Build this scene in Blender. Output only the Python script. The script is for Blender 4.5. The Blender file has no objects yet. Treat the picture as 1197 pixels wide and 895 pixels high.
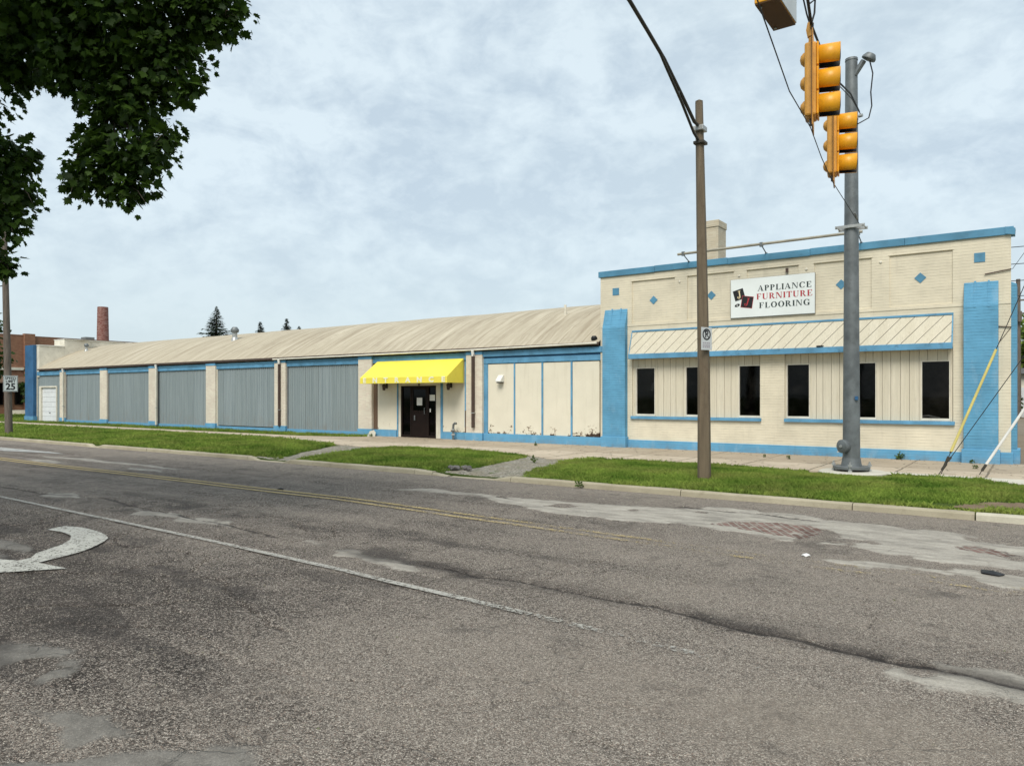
import bpy, bmesh, math, random
import numpy as np
from mathutils import Vector, Matrix
R = math.radians
random.seed(7)
rng = np.random.default_rng(11)
scene = bpy.context.scene
COL = scene.collection

# ------------------------------------------------------------------ node helper
class T:
    def __init__(s, name):
        s.m = bpy.data.materials.new(name); s.m.use_nodes = True
        s.t = s.m.node_tree; s.t.nodes.clear()
        s.out = s.t.nodes.new('ShaderNodeOutputMaterial')
    def n(s, typ, ins=None, **at):
        d = s.t.nodes.new('ShaderNode' + typ)
        for k, v in at.items(): setattr(d, k, v)
        for k, v in (ins or {}).items():
            sk = d.inputs[k]
            if isinstance(v, bpy.types.NodeSocket): s.t.links.new(v, sk)
            else:
                if hasattr(sk, 'default_value') and sk.type == 'RGBA' and len(v) == 3: v = (*v, 1)
                sk.default_value = v
        return d
    def co(s): return s.n('TexCoord').outputs['Object']
    def xyz(s, v): return s.n('SeparateXYZ', {0: v}).outputs
    def cmb(s, x=0., y=0., z=0.): return s.n('CombineXYZ', {0: x, 1: y, 2: z}).outputs[0]
    def map(s, v, sc): return s.n('Mapping', {'Vector': v, 'Scale': sc}).outputs[0]
    def noise(s, v, sc, det=4, rough=.55, dist=0.):
        return s.n('TexNoise', {'Vector': v, 'Scale': sc, 'Detail': det, 'Roughness': rough, 'Distortion': dist}).outputs[0]
    def vor(s, v, sc, feature='F1', out='Distance', rnd=1.):
        return s.n('TexVoronoi', {'Vector': v, 'Scale': sc, 'Randomness': rnd}, feature=feature).outputs[out]
    def ma(s, op, a, b=0., c=0.):
        return s.n('Math', {0: a, 1: b, 2: c}, operation=op).outputs[0]
    def rng(s, v, a, b, c=0., d=1.):
        return s.n('MapRange', {'Value': v, 'From Min': a, 'From Max': b, 'To Min': c, 'To Max': d}, clamp=True).outputs[0]
    def mix(s, f, a, b, mode='MIX'):
        d = s.n('Mix', {}, data_type='RGBA', blend_type=mode, clamp_factor=True)
        for i, v in ((0, f), (6, a), (7, b)):
            sk = d.inputs[i]
            if isinstance(v, bpy.types.NodeSocket): s.t.links.new(v, sk)
            else: sk.default_value = v if i == 0 else (*v[:3], 1)
        return d.outputs[2]
    def attr(s, name): return s.n('Attribute', attribute_name=name).outputs['Fac']
    def bump(s, h, st=.3, dist=.01, nrm=None):
        i = {'Height': h, 'Strength': st, 'Distance': dist}
        if nrm: i['Normal'] = nrm
        return s.n('Bump', i).outputs[0]
    def bsdf(s, col, rough=.8, nrm=None, spec=.3, metal=0., **kw):
        i = {'Base Color': col, 'Roughness': rough, 'Specular IOR Level': spec, 'Metallic': metal}
        if nrm: i['Normal'] = nrm
        i.update(kw)
        b = s.n('BsdfPrincipled', i).outputs[0]
        return b
    def done(s, sh):
        s.t.links.new(sh, s.out.inputs[0]); return s.m

def simple(name, col, rough=.6, var=.12, sc=3., spec=.3, metal=0., bump=0., bsc=30., dirt=None, streak=False):
    t = T(name); c = t.co()
    v = t.map(c, (6, 6, .5)) if streak else c
    n = t.noise(v, sc, 5)
    lo = tuple(x * (1 - var * 1.6) for x in col); hi = tuple(min(1, x * (1 + var)) for x in col)
    k = t.mix(t.rng(n, .3, .7), lo, hi)
    if dirt:
        k = t.mix(t.rng(t.noise(c, sc * 2.3, 6, .65), .56, .72, 0, .7), k, dirt)
    nr = t.bump(t.noise(c, bsc, 4), bump, .01) if bump else None
    return t.done(t.bsdf(k, rough, nr, spec, metal))

def brick_mat(name, paint, mortar_dark=.55, chips=None, raw=None, lo=.86, hi=1.06):
    """painted brick: courses show as joints in relief with dirt caught in them"""
    t = T(name); c = t.co(); x, y, z = t.xyz(c)
    wob = t.ma('MULTIPLY', t.ma('SUBTRACT', t.noise(c, 1.3, 3), .5), .012)
    v = t.cmb(t.ma('ADD', x, y), t.ma('ADD', z, wob), 0.)
    br = t.n('TexBrick', {'Vector': v, 'Scale': 1., 'Mortar Size': .006, 'Mortar Smooth': .35, 'Brick Width': .215,
                          'Row Height': .077, 'Color1': (0, 0, 0), 'Color2': (1, 1, 1), 'Bias': 0.}, offset=.5)
    fac = br.outputs['Fac']; rnd = br.outputs['Color']
    n1 = t.noise(c, 1.1, 6, .6); n2 = t.noise(c, 9., 5, .6)
    base = t.mix(t.rng(n1, .32, .68), tuple(p * lo for p in paint), tuple(min(1, p * hi) for p in paint))
    if chips: base = t.mix(t.rng(t.noise(t.map(c, (1, 1, .45)), 2.6, 6, .65), .52, .72, 0, .5), base, (.28, .44, .56))
    if raw:
        base = t.mix(t.ma('MULTIPLY', rnd, .8), base, raw)
    base = t.mix(t.ma('MULTIPLY', rnd, .06), base, tuple(p * .6 for p in paint))
    # horizontal dirt line caught in every course, broken up along its length
    row = t.ma('ABSOLUTE', t.ma('SUBTRACT', t.ma('FRACT', t.ma('DIVIDE', t.ma('ADD', z, wob), .077)), .5))
    bed = t.rng(row, .40, .48)
    line = t.ma('MULTIPLY', bed, t.rng(t.noise(t.map(c, (1.6, 1.6, 7.)), 2.2, 4, .6), .40, .66))
    base = t.mix(t.ma('MULTIPLY', line, mortar_dark), base, tuple(p * .33 for p in paint))
    base = t.mix(t.rng(t.noise(t.map(c, (5, 5, .35)), 1.6, 5, .65), .55, .8, 0, .28), base, tuple(p * .55 for p in paint))
    if chips:
        low = t.rng(z, .0, .5, .16, 0.)
        m = t.rng(t.ma('ADD', t.noise(c, 7., 6, .7), t.ma('ADD', t.ma('MULTIPLY', low, .45), t.rng(t.noise(c, .55, 2), .48, .66, -.12, .07))), .725, .745)
        base = t.mix(m, base, chips)
    spl = t.ma('MULTIPLY', t.rng(z, .20, .0), t.rng(t.noise(c, 4., 6, .7), .40, .66))
    base = t.mix(t.ma('MULTIPLY', spl, .55), base, (.20, .175, .14))
    h = t.ma('ADD', t.ma('MULTIPLY', t.ma('SUBTRACT', 1., fac), .25), t.ma('ADD', t.ma('MULTIPLY', bed, -.55), t.ma('MULTIPLY', n2, .5)))
    return t.done(t.bsdf(base, .75, t.bump(h, .5, .010), .25))

M = {}
CREAM = (.70, .635, .495); BLUE = (.12, .33, .53)
M['cream_brick'] = brick_mat('painted_cream_brick', CREAM, .6)
M['pale_cream_brick'] = brick_mat('pale_cream_brick', (.70, .645, .53), .55, raw=(.62, .53, .44))
M['blue_brick'] = brick_mat('painted_blue_brick', (.115, .32, .49), .9, chips=(.34, .40, .42), lo=.78, hi=1.12)
M['blue_plinth'] = brick_mat('painted_blue_plinth', (.125, .345, .54), .25, chips=(.50, .46, .38))
M['red_brick'] = brick_mat('red_brick', (.31, .165, .10), .4, raw=(.22, .10, .065))
M['chimney_red'] = brick_mat('old_red_brick', (.17, .055, .045), .7, raw=(.36, .26, .22))
M['brown_brick'] = brick_mat('brown_brick', (.14, .09, .06), .6)
M['chimney_cream'] = brick_mat('flaking_cream_brick', (.58, .52, .40), .9, raw=(.50, .42, .30))
M['blue_wood'] = simple('blue_wood_paint', (.115, .30, .47), .6, .16, 2., bump=.15, dirt=(.06, .12, .17))
M['blue_coping'] = simple('blue_metal_coping', (.085, .245, .375), .5, .14, 1.3, spec=.4, bump=.1, bsc=4., dirt=(.06, .16, .24))
M['blue_navy'] = simple('deep_blue_paint_and_shade', (.035, .12, .25), .6, .15, 1.5)
M['trim_cream'] = simple('cream_trim_paint', (.68, .64, .54), .6, .1, 2., bump=.1, dirt=(.45, .40, .31))
M['white_trim'] = simple('white_trim_paint', (.74, .73, .68), .55, .08, 2., dirt=(.45, .43, .38))
M['black_metal'] = simple('black_metal', (.015, .015, .016), .5, .2)
M['brown_metal'] = simple('brown_downspout', (.075, .05, .04), .5, .2)
M['galv'] = simple('galvanised_steel', (.155, .17, .175), .5, .2, 4., spec=.5, metal=.25, bump=.05, bsc=20., dirt=(.10, .105, .10))
M['galv_light'] = simple('bright_galvanised_steel', (.42, .43, .42), .4, .15, 5., spec=.5, metal=.4)
M['pole_brown'] = simple('weathered_brown_pole_paint', (.150, .115, .075), .6, .16, 2.5, bump=.08, dirt=(.10, .07, .045), streak=True)
M['rail_tan'] = simple('weathered_tan_conduit', (.33, .31, .25), .6, .15, 3.)
M['dark_iron'] = simple('dark_iron', (.05, .045, .035), .6, .2)
M['wire'] = simple('wire_black', (.02, .02, .022), .6, .1)
M['signal'] = simple('signal_yellow_paint', (.80, .36, .012), .42, .1, 5., spec=.5, dirt=(.55, .24, .02))
M['signal_old'] = simple('faded_signal_yellow', (.62, .31, .06), .5, .14, 5., dirt=(.42, .19, .05))
M['signal_plate'] = simple('backplate_dark_yellow', (.16, .07, .02), .6, .15)
M['brown_panel'] = simple('dark_brown_underside', (.09, .038, .006), .6, .1)
M['lens'] = simple('signal_lens', (.03, .03, .03), .2, .1, spec=.5)
M['pale_plastic'] = simple('pale_sign_face', (.55, .57, .57), .4, .05)
M['sign_white'] = simple('sign_white', (.74, .78, .77), .4, .04, 1., spec=.4)
M['sign_black'] = simple('sign_black', (.02, .02, .022), .45, .1)
M['sign_green'] = simple('sign_dark_green_ink', (.025, .04, .04), .5, .1)
M['sign_red'] = simple('sign_red_ink', (.42, .04, .05), .5, .1)
M['sign_cream'] = simple('sign_cream_ink', (.75, .62, .38), .5, .05)
M['sign_grey'] = simple('sign_faded_ink', (.34, .30, .33), .5, .1)
M['awning'] = simple('yellow_awning_cloth', (.80, .68, .085), .65, .08, 1.2, bump=.25, bsc=2.5)
M['awning_letter'] = simple('faded_white_letter', (.80, .78, .58), .7, .08, 14.)
M['door_brown'] = simple('dark_brown_door', (.012, .006, .0045), .55, .2, spec=.15)
M['door_frame'] = simple('bronze_door_frame', (.014, .008, .006), .55, .2, spec=.15)
M['guard_yellow'] = simple('yellow_plastic_guard', (.66, .56, .19), .55, .08)
M['guard_white'] = simple('white_plastic_guard', (.74, .73, .70), .5, .05)
M['paper'] = simple('paper', (.75, .76, .74), .7, .04)
M['garage_white'] = simple('white_garage_panel', (.68, .70, .71), .5, .05)
M['bark'] = simple('maple_bark', (.09, .07, .055), .9, .3, 5., bump=.8, bsc=14., streak=True)
M['wood_pole'] = simple('weathered_wood_pole', (.14, .115, .095), .9, .25, 4., bump=.4, bsc=20., streak=True)
M['rubble'] = simple('broken_concrete', (.15, .14, .13), .9, .3, 12., bump=.6)
M['roof_flat'] = simple('flat_roof_felt', (.2, .19, .17), .9, .2)
M['grey_fascia'] = simple('grey_fascia', (.16, .165, .17), .7, .15)
M['white_thing'] = simple('white_litter', (.7, .7, .68), .6, .05)

def glass_mat():
    t = T('dark_window_glass'); c = t.co()
    n = t.noise(c, 1.4, 3)
    col = t.mix(t.rng(n, .45, .8), (.001, .001, .0015), (.006, .004, .004))
    return t.done(t.bsdf(col, .05, t.bump(t.noise(c, 2.5, 2), .02, .01), .12))
M['glass'] = glass_mat()
def clear_glass():
    t = T('old_window_glass'); c = t.co()
    nb = t.bump(t.noise(c, 2.2, 2), .05, .01)
    tr = t.n('BsdfTransparent', {'Color': (.42, .42, .42)}).outputs[0]
    gl = t.n('BsdfGlossy', {'Color': (1, 1, 1), 'Roughness': .04, 'Normal': nb}).outputs[0]
    dirt = t.n('BsdfDiffuse', {'Color': (.3, .28, .24)}).outputs[0]
    fr = t.n('Fresnel', {'IOR': 1.35}).outputs[0]
    a = t.n('MixShader', {0: t.ma('MULTIPLY', fr, .55), 1: tr, 2: gl}).outputs[0]
    return t.done(t.n('MixShader', {0: t.rng(t.noise(c, 1.8, 5, .65), .5, .8, .0, .03), 1: a, 2: dirt}).outputs[0])
M['clear_glass'] = clear_glass()
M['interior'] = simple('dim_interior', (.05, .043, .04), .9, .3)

def board_mat():
    t = T('cream_painted_boards'); c = t.co(); x, y, z = t.xyz(c)
    cell = t.n('TexWhiteNoise', {'W': t.ma('FLOOR', t.ma('MULTIPLY', x, 4.6))}, noise_dimensions='1D').outputs[0]
    g = t.noise(t.map(c, (22, 22, .9)), 1.6, 6, .65)
    k = t.mix(t.rng(g, .3, .7), (.56, .515, .41), (.68, .625, .50))
    k = t.mix(t.ma('MULTIPLY', cell, .25), k, (.47, .42, .31))
    k = t.mix(t.rng(t.noise(t.map(c, (9, 9, .8)), 1.9, 6, .7), .58, .72, 0, .5), k, (.36, .31, .22))
    return t.done(t.bsdf(k, .75, t.bump(g, .3, .006), .2))
M['boards'] = board_mat()

def stucco_mat():
    t = T('peeling_cream_panel'); c = t.co(); x, y, z = t.xyz(c)
    k = t.mix(t.rng(t.noise(c, 1.2, 5, .6), .3, .7), (.66, .615, .50), (.73, .68, .555))
    k = t.mix(t.rng(t.noise(t.map(c, (4, 4, .4)), 1.5, 5, .6), .55, .8, 0, .3), k, (.44, .39, .28))
    low = t.rng(z, .25, 1.05, .275, 0.)
    right = t.rng(x, -12.75, -12.12, 0., .07)
    m = t.ma('ADD', t.ma('ADD', t.ma('ADD', t.ma('MULTIPLY', t.noise(c, 6.5, 7, .72), .62), t.ma('MULTIPLY', t.noise(c, 2.1, 3), .38)), low), right)
    k = t.mix(t.rng(m, .745, .77), k, (.40, .33, .24))
    k = t.mix(t.rng(m, .775, .79), k, (.055, .035, .025))
    return t.done(t.bsdf(k, .8, t.bump(t.noise(c, 18., 4), .12, .006), .2))
M['stucco'] = stucco_mat()

def corr_mat():
    t = T('blue_grey_corrugated_metal'); c = t.co(); x, y, z = t.xyz(c)
    s1 = t.noise(t.map(c, (11, 11, .22)), 1.3, 6, .7)
    k = t.mix(t.rng(s1, .32, .70), (.175, .215, .23), (.315, .36, .37))
    k = t.mix(t.rng(t.noise(t.map(c, (16, 16, .15)), 1.1, 5, .7), .60, .74, 0, .5), k, (.45, .49, .49))
    k = t.mix(t.ma('MULTIPLY', t.rng(z, 1.2, .1), t.rng(t.noise(c, 2.2, 5, .7), .5, .75, 0, .45)), k, (.27, .23, .18))
    sh = t.n('TexWhiteNoise', {'W': t.ma('FLOOR', t.ma('MULTIPLY', x, 1.09))}, noise_dimensions='1D').outputs[0]
    k = t.mix(t.ma('MULTIPLY', sh, .35), k, (.18, .215, .215))
    k = t.mix(t.ma('MULTIPLY', t.ma('LESS_THAN', t.ma('FRACT', t.ma('MULTIPLY', x, 1.09)), .02), .5), k, (.09, .10, .10))
    rust = t.ma('MULTIPLY', t.rng(z, .9, .15), t.rng(t.noise(t.map(c, (6, 6, .6)), 1.5, 6, .7), .54, .70))
    k = t.mix(t.ma('MULTIPLY', rust, .6), k, (.20, .13, .08))
    return t.done(t.bsdf(k, .6, t.bump(t.noise(c, 1.6, 3), .25, .05), .3))
M['corrugated'] = corr_mat()

def roof_mat():
    t = T('streaked_tan_roof_felt'); c = t.co(); x, y, z = t.xyz(c)
    xw = t.ma('ADD', x, t.ma('MULTIPLY', t.ma('SUBTRACT', t.noise(c, .5, 3), .5), .35))
    st = t.noise(t.cmb(t.ma('MULTIPLY', xw, 2.2), t.ma('MULTIPLY', y, .16), 0.), 1.5, 7, .72)
    k = t.mix(t.rng(st, .34, .68), (.28, .235, .17), (.55, .495, .385))
    k = t.mix(t.rng(t.noise(c, .22, 4), .35, .7), k, t.mix(.45, k, (.42, .37, .28)))
    fr = t.ma('FRACT', t.ma('MULTIPLY', xw, 1.02))
    seam = t.ma('LESS_THAN', fr, .055)
    k = t.mix(t.ma('MULTIPLY', seam, t.rng(t.noise(c, .9, 3), .35, .6, .1, .5)), k, (.18, .14, .09))
    k = t.mix(t.rng(t.noise(t.cmb(t.ma('MULTIPLY', x, 5.), t.ma('MULTIPLY', y, .3), 0.), 1., 6, .7), .54, .72, 0, .6), k, (.21, .165, .11))
    k = t.mix(t.rng(t.noise(c, 1.7, 6, .7), .55, .7, 0, .35), k, (.24, .2, .15))
    h = t.ma('ADD', t.ma('MULTIPLY', seam, .5), t.noise(c, 5., 5))
    return t.done(t.bsdf(k, .9, t.bump(h, .35, .02), .15))
M['roof'] = roof_mat()

def concrete_mat(name, a, b, stain, joints=True, speck=.4):
    t = T(name); c = t.co(); x, y, z = t.xyz(c)
    k = t.mix(t.rng(t.noise(c, .8, 6, .65), .3, .7), a, b)
    k = t.mix(t.rng(t.noise(c, 3.1, 6, .7), .54, .72, 0, .6), k, stain)
    k = t.mix(t.ma('MULTIPLY', t.rng(t.noise(c, 60., 3), .4, .7), speck * .5), k, tuple(v * .55 for v in a))
    if joints:
        w = t.ma('MULTIPLY', t.ma('SUBTRACT', t.noise(c, 2.5, 3), .5), .05)
        jx = t.ma('ABSOLUTE', t.ma('SUBTRACT', t.ma('FRACT', t.ma('ADD', t.ma('MULTIPLY', x, .59), w)), .5))
        j = t.ma('LESS_THAN', jx, .013)
        jy = t.ma('LESS_THAN', t.ma('ABSOLUTE', t.ma('ADD', t.ma('ADD', y, 2.62), w)), .022)
        j = t.ma('MAXIMUM', j, jy)
        k = t.mix(t.ma('MULTIPLY', j, .8), k, (.10, .085, .06))
        # the strip along the wall is older and browner than the walk in front of it
        k = t.mix(t.ma('MULTIPLY', t.ma('GREATER_THAN', y, -2.62), t.rng(x, -26., -22., 0., .42)), k, (.27, .215, .15))
        cr = t.vor(t.n('VectorMath', {0: c, 1: t.n('TexNoise', {'Vector': c, 'Scale': 1.5}).outputs['Color']}, operation='ADD').outputs[0], .8, 'DISTANCE_TO_EDGE')
        k = t.mix(t.ma('MULTIPLY', t.ma('LESS_THAN', cr, .012), .6), k, (.13, .11, .08))
    return t.done(t.bsdf(k, .9, t.bump(t.noise(c, 25., 5), .25, .01), .2))
M['sidewalk'] = concrete_mat('old_tan_sidewalk_concrete', (.43, .355, .265), (.55, .465, .36), (.34, .27, .19))
M['kerb'] = concrete_mat('worn_kerb_concrete', (.30, .265, .19), (.44, .395, .29), (.20, .17, .115), False)
M['kerb_new'] = concrete_mat('pale_kerb_concrete', (.46, .43, .34), (.57, .53, .43), (.36, .33, .25), False)
M['slab_new'] = concrete_mat('pale_slab_concrete', (.50, .475, .40), (.58, .55, .47), (.42, .38, .31), False)

def gravel_mat():
    t = T('loose_grey_gravel'); c = t.co()
    vo = t.n('TexVoronoi', {'Vector': c, 'Scale': 28.})
    k = t.mix(t.xyz(vo.outputs['Color'])[0], (.15, .135, .11), (.40, .37, .31))
    k = t.mix(t.rng(t.noise(c, 1.6, 5, .65), .45, .65, 0, .7), k, (.22, .19, .13))
    k = t.mix(t.rng(t.noise(c, 3.3, 5, .7), .57, .66, 0, .8), k, (.08, .11, .03))
    return t.done(t.bsdf(k, .95, t.bump(vo.outputs['Distance'], .8, .03), .15))
M['gravel'] = gravel_mat()

def soil_mat():
    t = T('turf_soil'); c = t.co()
    k = t.mix(t.rng(t.noise(c, 1.2, 5, .6), .35, .65), (.05, .08, .014), (.09, .125, .024))
    k = t.mix(t.rng(t.noise(c, .7, 5, .7), .64, .70), k, (.17, .12, .07))
    k = t.mix(t.noise(c, 40., 3), k, (.03, .05, .012))
    return t.done(t.bsdf(k, .95, t.bump(t.noise(c, 20., 4), .7, .04), .1))
M['soil'] = soil_mat()

def grass_mat():
    t = T('grass_blades'); c = t.co()
    a = t.attr('tone')
    k = t.mix(a, (.090, .175, .026), (.33, .43, .085))
    k = t.mix(t.rng(t.noise(c, .9, 4, .6), .42, .66, 0, .55), k, (.30, .30, .09))
    k = t.mix(t.rng(a, .955, .965), k, (.30, .27, .12))
    d = t.n('BsdfDiffuse', {'Color': k}).outputs[0]
    tr = t.n('BsdfTranslucent', {'Color': k}).outputs[0]
    return t.done(t.n('MixShader', {0: .3, 1: d, 2: tr}).outputs[0])
M['grass'] = grass_mat()

def leaf_mat(name, a, b, gloss=.25, trans=.3):
    t = T(name); r = t.attr('tone')
    k = t.mix(r, a, b)
    d = t.bsdf(k, .5, None, gloss)
    tr = t.n('BsdfTranslucent', {'Color': t.mix(.5, k, (b[0] * 1.3, b[1] * 1.4, b[2]))}).outputs[0]
    return t.done(t.n('MixShader', {0: trans, 1: d, 2: tr}).outputs[0])
M['maple_leaf'] = leaf_mat('maple_leaves', (.010, .024, .005), (.050, .092, .013), .12, .25)
M['spruce'] = leaf_mat('spruce_needles', (.030, .052, .036), (.060, .085, .055), .1, .1)
M['leaf_dark'] = leaf_mat('dark_street_tree_leaves', (.022, .045, .012), (.05, .085, .02), .15, .2)
M['leaf_light'] = leaf_mat('light_green_leaves', (.085, .135, .022), (.19, .25, .05), .15, .3)
M['weed'] = leaf_mat('weed_leaves', (.05, .09, .02), (.11, .15, .04), .15, .3)

def marking_mat(name, col, x0, x1, base, lo=.40):
    """worn road paint: flakes away grain by grain, more towards one end of the line (x0 -> x1)"""
    t = T(name); c = t.co(); x, y, z = t.xyz(c)
    fade = t.rng(x, x0, x1, 0., .17)
    n = t.ma('ADD', t.ma('MULTIPLY', t.noise(c, 26., 4, .7), .75), t.ma('MULTIPLY', t.noise(c, 3.2, 5, .7), .42))
    m = t.rng(t.ma('SUBTRACT', t.ma('SUBTRACT', n, fade), base), lo, lo + .07)
    k = t.mix(t.rng(t.noise(c, 5., 5), .3, .7), tuple(v * .78 for v in col), col)
    wv = t.n('VectorMath', {0: c, 1: t.n('VectorMath', {0: t.n('TexNoise', {'Vector': c, 'Scale': 9., 'Detail': 3.}).outputs['Color'], 'Scale': .12}, operation='SCALE').outputs[0]}, operation='ADD').outputs[0]
    ce = t.vor(wv, 11., 'DISTANCE_TO_EDGE')
    m = t.ma('MULTIPLY', m, t.rng(t.ma('ADD', ce, t.ma('MULTIPLY', t.noise(c, 4., 3), .03)), .022, .05))
    d = t.bsdf(k, .8, None, .2)
    tp = t.n('BsdfTransparent').outputs[0]
    return t.done(t.n('MixShader', {0: m, 1: tp, 2: d}).outputs[0])
M['white_line'] = marking_mat('worn_white_paint', (.40, .385, .345), -4.6, -1.6, .0, .485)
M['yellow_line'] = marking_mat('worn_yellow_paint', (.46, .36, .17), -12., -2., .0, .46)
M['white_arrow'] = marking_mat('cracked_white_paint', (.47, .465, .42), 50., 60., .0, .465)
M['white_faint'] = marking_mat('faint_white_paint', (.42, .42, .40), 50., 60., .06)

def asphalt_mat():
    t = T('old_asphalt'); c = t.co(); x, y, z = t.xyz(c)
    patch = t.attr('patch'); crack = t.attr('crack'); brick = t.attr('brick'); dark = t.attr('dark'); light = t.attr('light')
    big = t.noise(c, .45, 5, .6); med = t.noise(c, 2.1, 6, .65); fine = t.noise(c, 11., 5, .7)
    warp = t.n('VectorMath', {0: c, 1: t.n('VectorMath', {0: t.n('TexNoise', {'Vector': c, 'Scale': 30., 'Detail': 2.}).outputs['Color'], 'Scale': .02}, operation='SCALE').outputs[0]}, operation='ADD').outputs[0]
    va = t.n('TexVoronoi', {'Vector': warp, 'Scale': 150.}); vb = t.n('TexVoronoi', {'Vector': warp, 'Scale': 72.})
    ra = t.xyz(va.outputs['Color']); rb = t.xyz(vb.outputs['Color'])
    stone = t.mix(ra[1], (.062, .051, .043), (.44, .385, .33))
    stone = t.mix(t.ma('GREATER_THAN', ra[2], .90), stone, (.62, .56, .48))
    stone = t.mix(t.ma('LESS_THAN', ra[2], .07), stone, (.24, .17, .135))
    binder = t.mix(t.rng(med, .3, .7), (.034, .028, .023), (.086, .071, .060))
    # share of bare stone grows where worn, drops in the painted tree shade
    streak = t.noise(t.map(c, (.12, 1.5, 1.)), 1.3, 5, .6)
    wear_shade0 = t.ma('ADD', t.ma('ADD', t.ma('MULTIPLY', light, .52), t.ma('MULTIPLY', t.ma('SUBTRACT', big, .5), .7)), t.ma('MULTIPLY', t.ma('SUBTRACT', med, .5), .55))
    wear_shade = t.ma('ADD', wear_shade0, t.ma('MULTIPLY', t.ma('SUBTRACT', streak, .5), .9))
    thr = t.rng(wear_shade, -.35, .7, .74, .26)
    bare = t.rng(t.ma('SUBTRACT', t.ma('ADD', t.ma('MULTIPLY', rb[0], .55), t.ma('MULTIPLY', ra[0], .45)), thr), -.06, .08)
    k = t.mix(bare, binder, stone)
    dust = t.rng(wear_shade, .10, 1.6, 0., .62)
    k = t.mix(dust, k, t.mix(fine, (.17, .14, .112), (.43, .37, .30)))
    k = t.mix(t.rng(t.noise(c, 1.15, 6, .7), .57, .68, 0, .5), k, (.048, .042, .038))
    # tar-filled and open cracks (fine network, in zones)
    wc = t.n('VectorMath', {0: c, 1: t.n('VectorMath', {0: t.n('TexNoise', {'Vector': c, 'Scale': 2.2, 'Detail': 5.}).outputs['Color'], 'Scale': .55}, operation='SCALE').outputs[0]}, operation='ADD').outputs[0]
    e1 = t.vor(t.map(wc, (.75, 1.2, 1.)), 1.25, 'DISTANCE_TO_EDGE')
    zone = t.rng(t.noise(c, .33, 3), .40, .54)
    net = t.ma('MULTIPLY', t.rng(e1, .005, .017, 1., 0.), t.ma('MULTIPLY', zone, t.rng(t.noise(c, 3.5, 3), .4, .6)))
    k = t.mix(t.ma('MULTIPLY', net, t.rng(x, -4.5, -1.5, .6, .15)), k, (.028, .024, .022))
    # smooth pale patches, ragged edge
    pe = t.rng(t.ma('ADD', patch, t.ma('ADD', t.ma('MULTIPLY', t.ma('SUBTRACT', fine, .5), .75), t.ma('MULTIPLY', t.ma('SUBTRACT', med, .5), .5))), .40, .66)
    pcol = t.mix(t.rng(t.noise(t.map(c, (1.2, 3.5, 1.)), 1.6, 6, .7), .3, .72), (.20, .185, .16), (.50, .465, .40))
    pcol = t.mix(t.ma('MULTIPLY', t.rng(t.noise(c, 45., 3), .5, .72), .4), pcol, (.12, .115, .105))
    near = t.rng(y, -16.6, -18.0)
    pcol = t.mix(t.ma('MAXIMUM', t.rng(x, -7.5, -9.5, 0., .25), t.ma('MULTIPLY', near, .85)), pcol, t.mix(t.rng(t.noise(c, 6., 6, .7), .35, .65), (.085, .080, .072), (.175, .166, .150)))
    k = t.mix(t.ma('MULTIPLY', pe, .84), k, pcol)
    # old brick pavement showing through
    be = t.rng(t.ma('ADD', brick, t.ma('MULTIPLY', t.ma('SUBTRACT', fine, .5), .7)), .40, .52)
    rot = t.n('Mapping', {'Vector': c, 'Rotation': (0, 0, R(58))}).outputs[0]
    bt = t.n('TexBrick', {'Vector': rot, 'Scale': 1., 'Mortar Size': .016, 'Mortar Smooth': .3, 'Brick Width': .21, 'Row Height': .105,
                          'Color1': (.12, .066, .054), 'Color2': (.20, .12, .10), 'Mortar': (.26, .235, .20)})
    bc = t.mix(t.rng(t.noise(c, 5., 5, .7), .56, .64), bt.outputs['Color'], (.36, .335, .29))
    bc = t.mix(t.ma('MULTIPLY', t.ma('SUBTRACT', 1., t.rng(t.ma('ABSOLUTE', t.ma('SUBTRACT', be, .5)), .1, .5)), .8), bc, (.05, .042, .036))
    k = t.mix(t.ma('MULTIPLY', be, .95), k, bc)
    dk = t.rng(t.ma('ADD', dark, t.ma('MULTIPLY', t.ma('SUBTRACT', fine, .5), .5)), .2, .95)
    k = t.mix(t.ma('MULTIPLY', dk, .72), k, (.034, .029, .027))
    ck = t.rng(t.ma('ADD', crack, t.ma('MULTIPLY', t.ma('SUBTRACT', t.noise(c, 14., 5, .75), .5), 1.5)), .45, .8)
    k = t.mix(t.ma('MULTIPLY', ck, .8), k, (.026, .022, .020))
    rough_h = t.ma('MULTIPLY', t.ma('SUBTRACT', 1., t.ma('MULTIPLY', pe, .85)), t.ma('ADD', t.ma('MULTIPLY', va.outputs['Distance'], -1.), t.ma('MULTIPLY', vb.outputs['Distance'], -.8)))
    h = t.ma('ADD', t.ma('ADD', rough_h, t.ma('MULTIPLY', be, t.ma('ADD', -.6, t.ma('MULTIPLY', bt.outputs['Fac'], -.8)))), t.ma('ADD', t.ma('MULTIPLY', fine, .5), t.ma('MULTIPLY', net, -1.2)))
    return t.done(t.bsdf(k, .88, t.bump(h, .8, .014), .22))
M['asphalt'] = asphalt_mat()
def dirt_mat():
    t = T('bare_dirt'); c = t.co()
    k = t.mix(t.rng(t.noise(c, 3., 6, .7), .3, .7), (.12, .085, .055), (.25, .19, .13))
    return t.done(t.bsdf(t.mix(t.noise(c, 40., 3), k, (.16, .12, .08)), .95, t.bump(t.noise(c, 25., 4), .6, .02), .1))
M['dirt'] = dirt_mat()
def lot_mat():
    t = T('brown_gravel_lot'); c = t.co()
    k = t.mix(t.rng(t.noise(c, .5, 6, .7), .3, .7), (.15, .12, .09), (.26, .22, .17))
    k = t.mix(t.noise(c, 14., 4), k, (.2, .17, .13))
    return t.done(t.bsdf(k, .95, None, .1))
M['lot'] = lot_mat()

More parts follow.
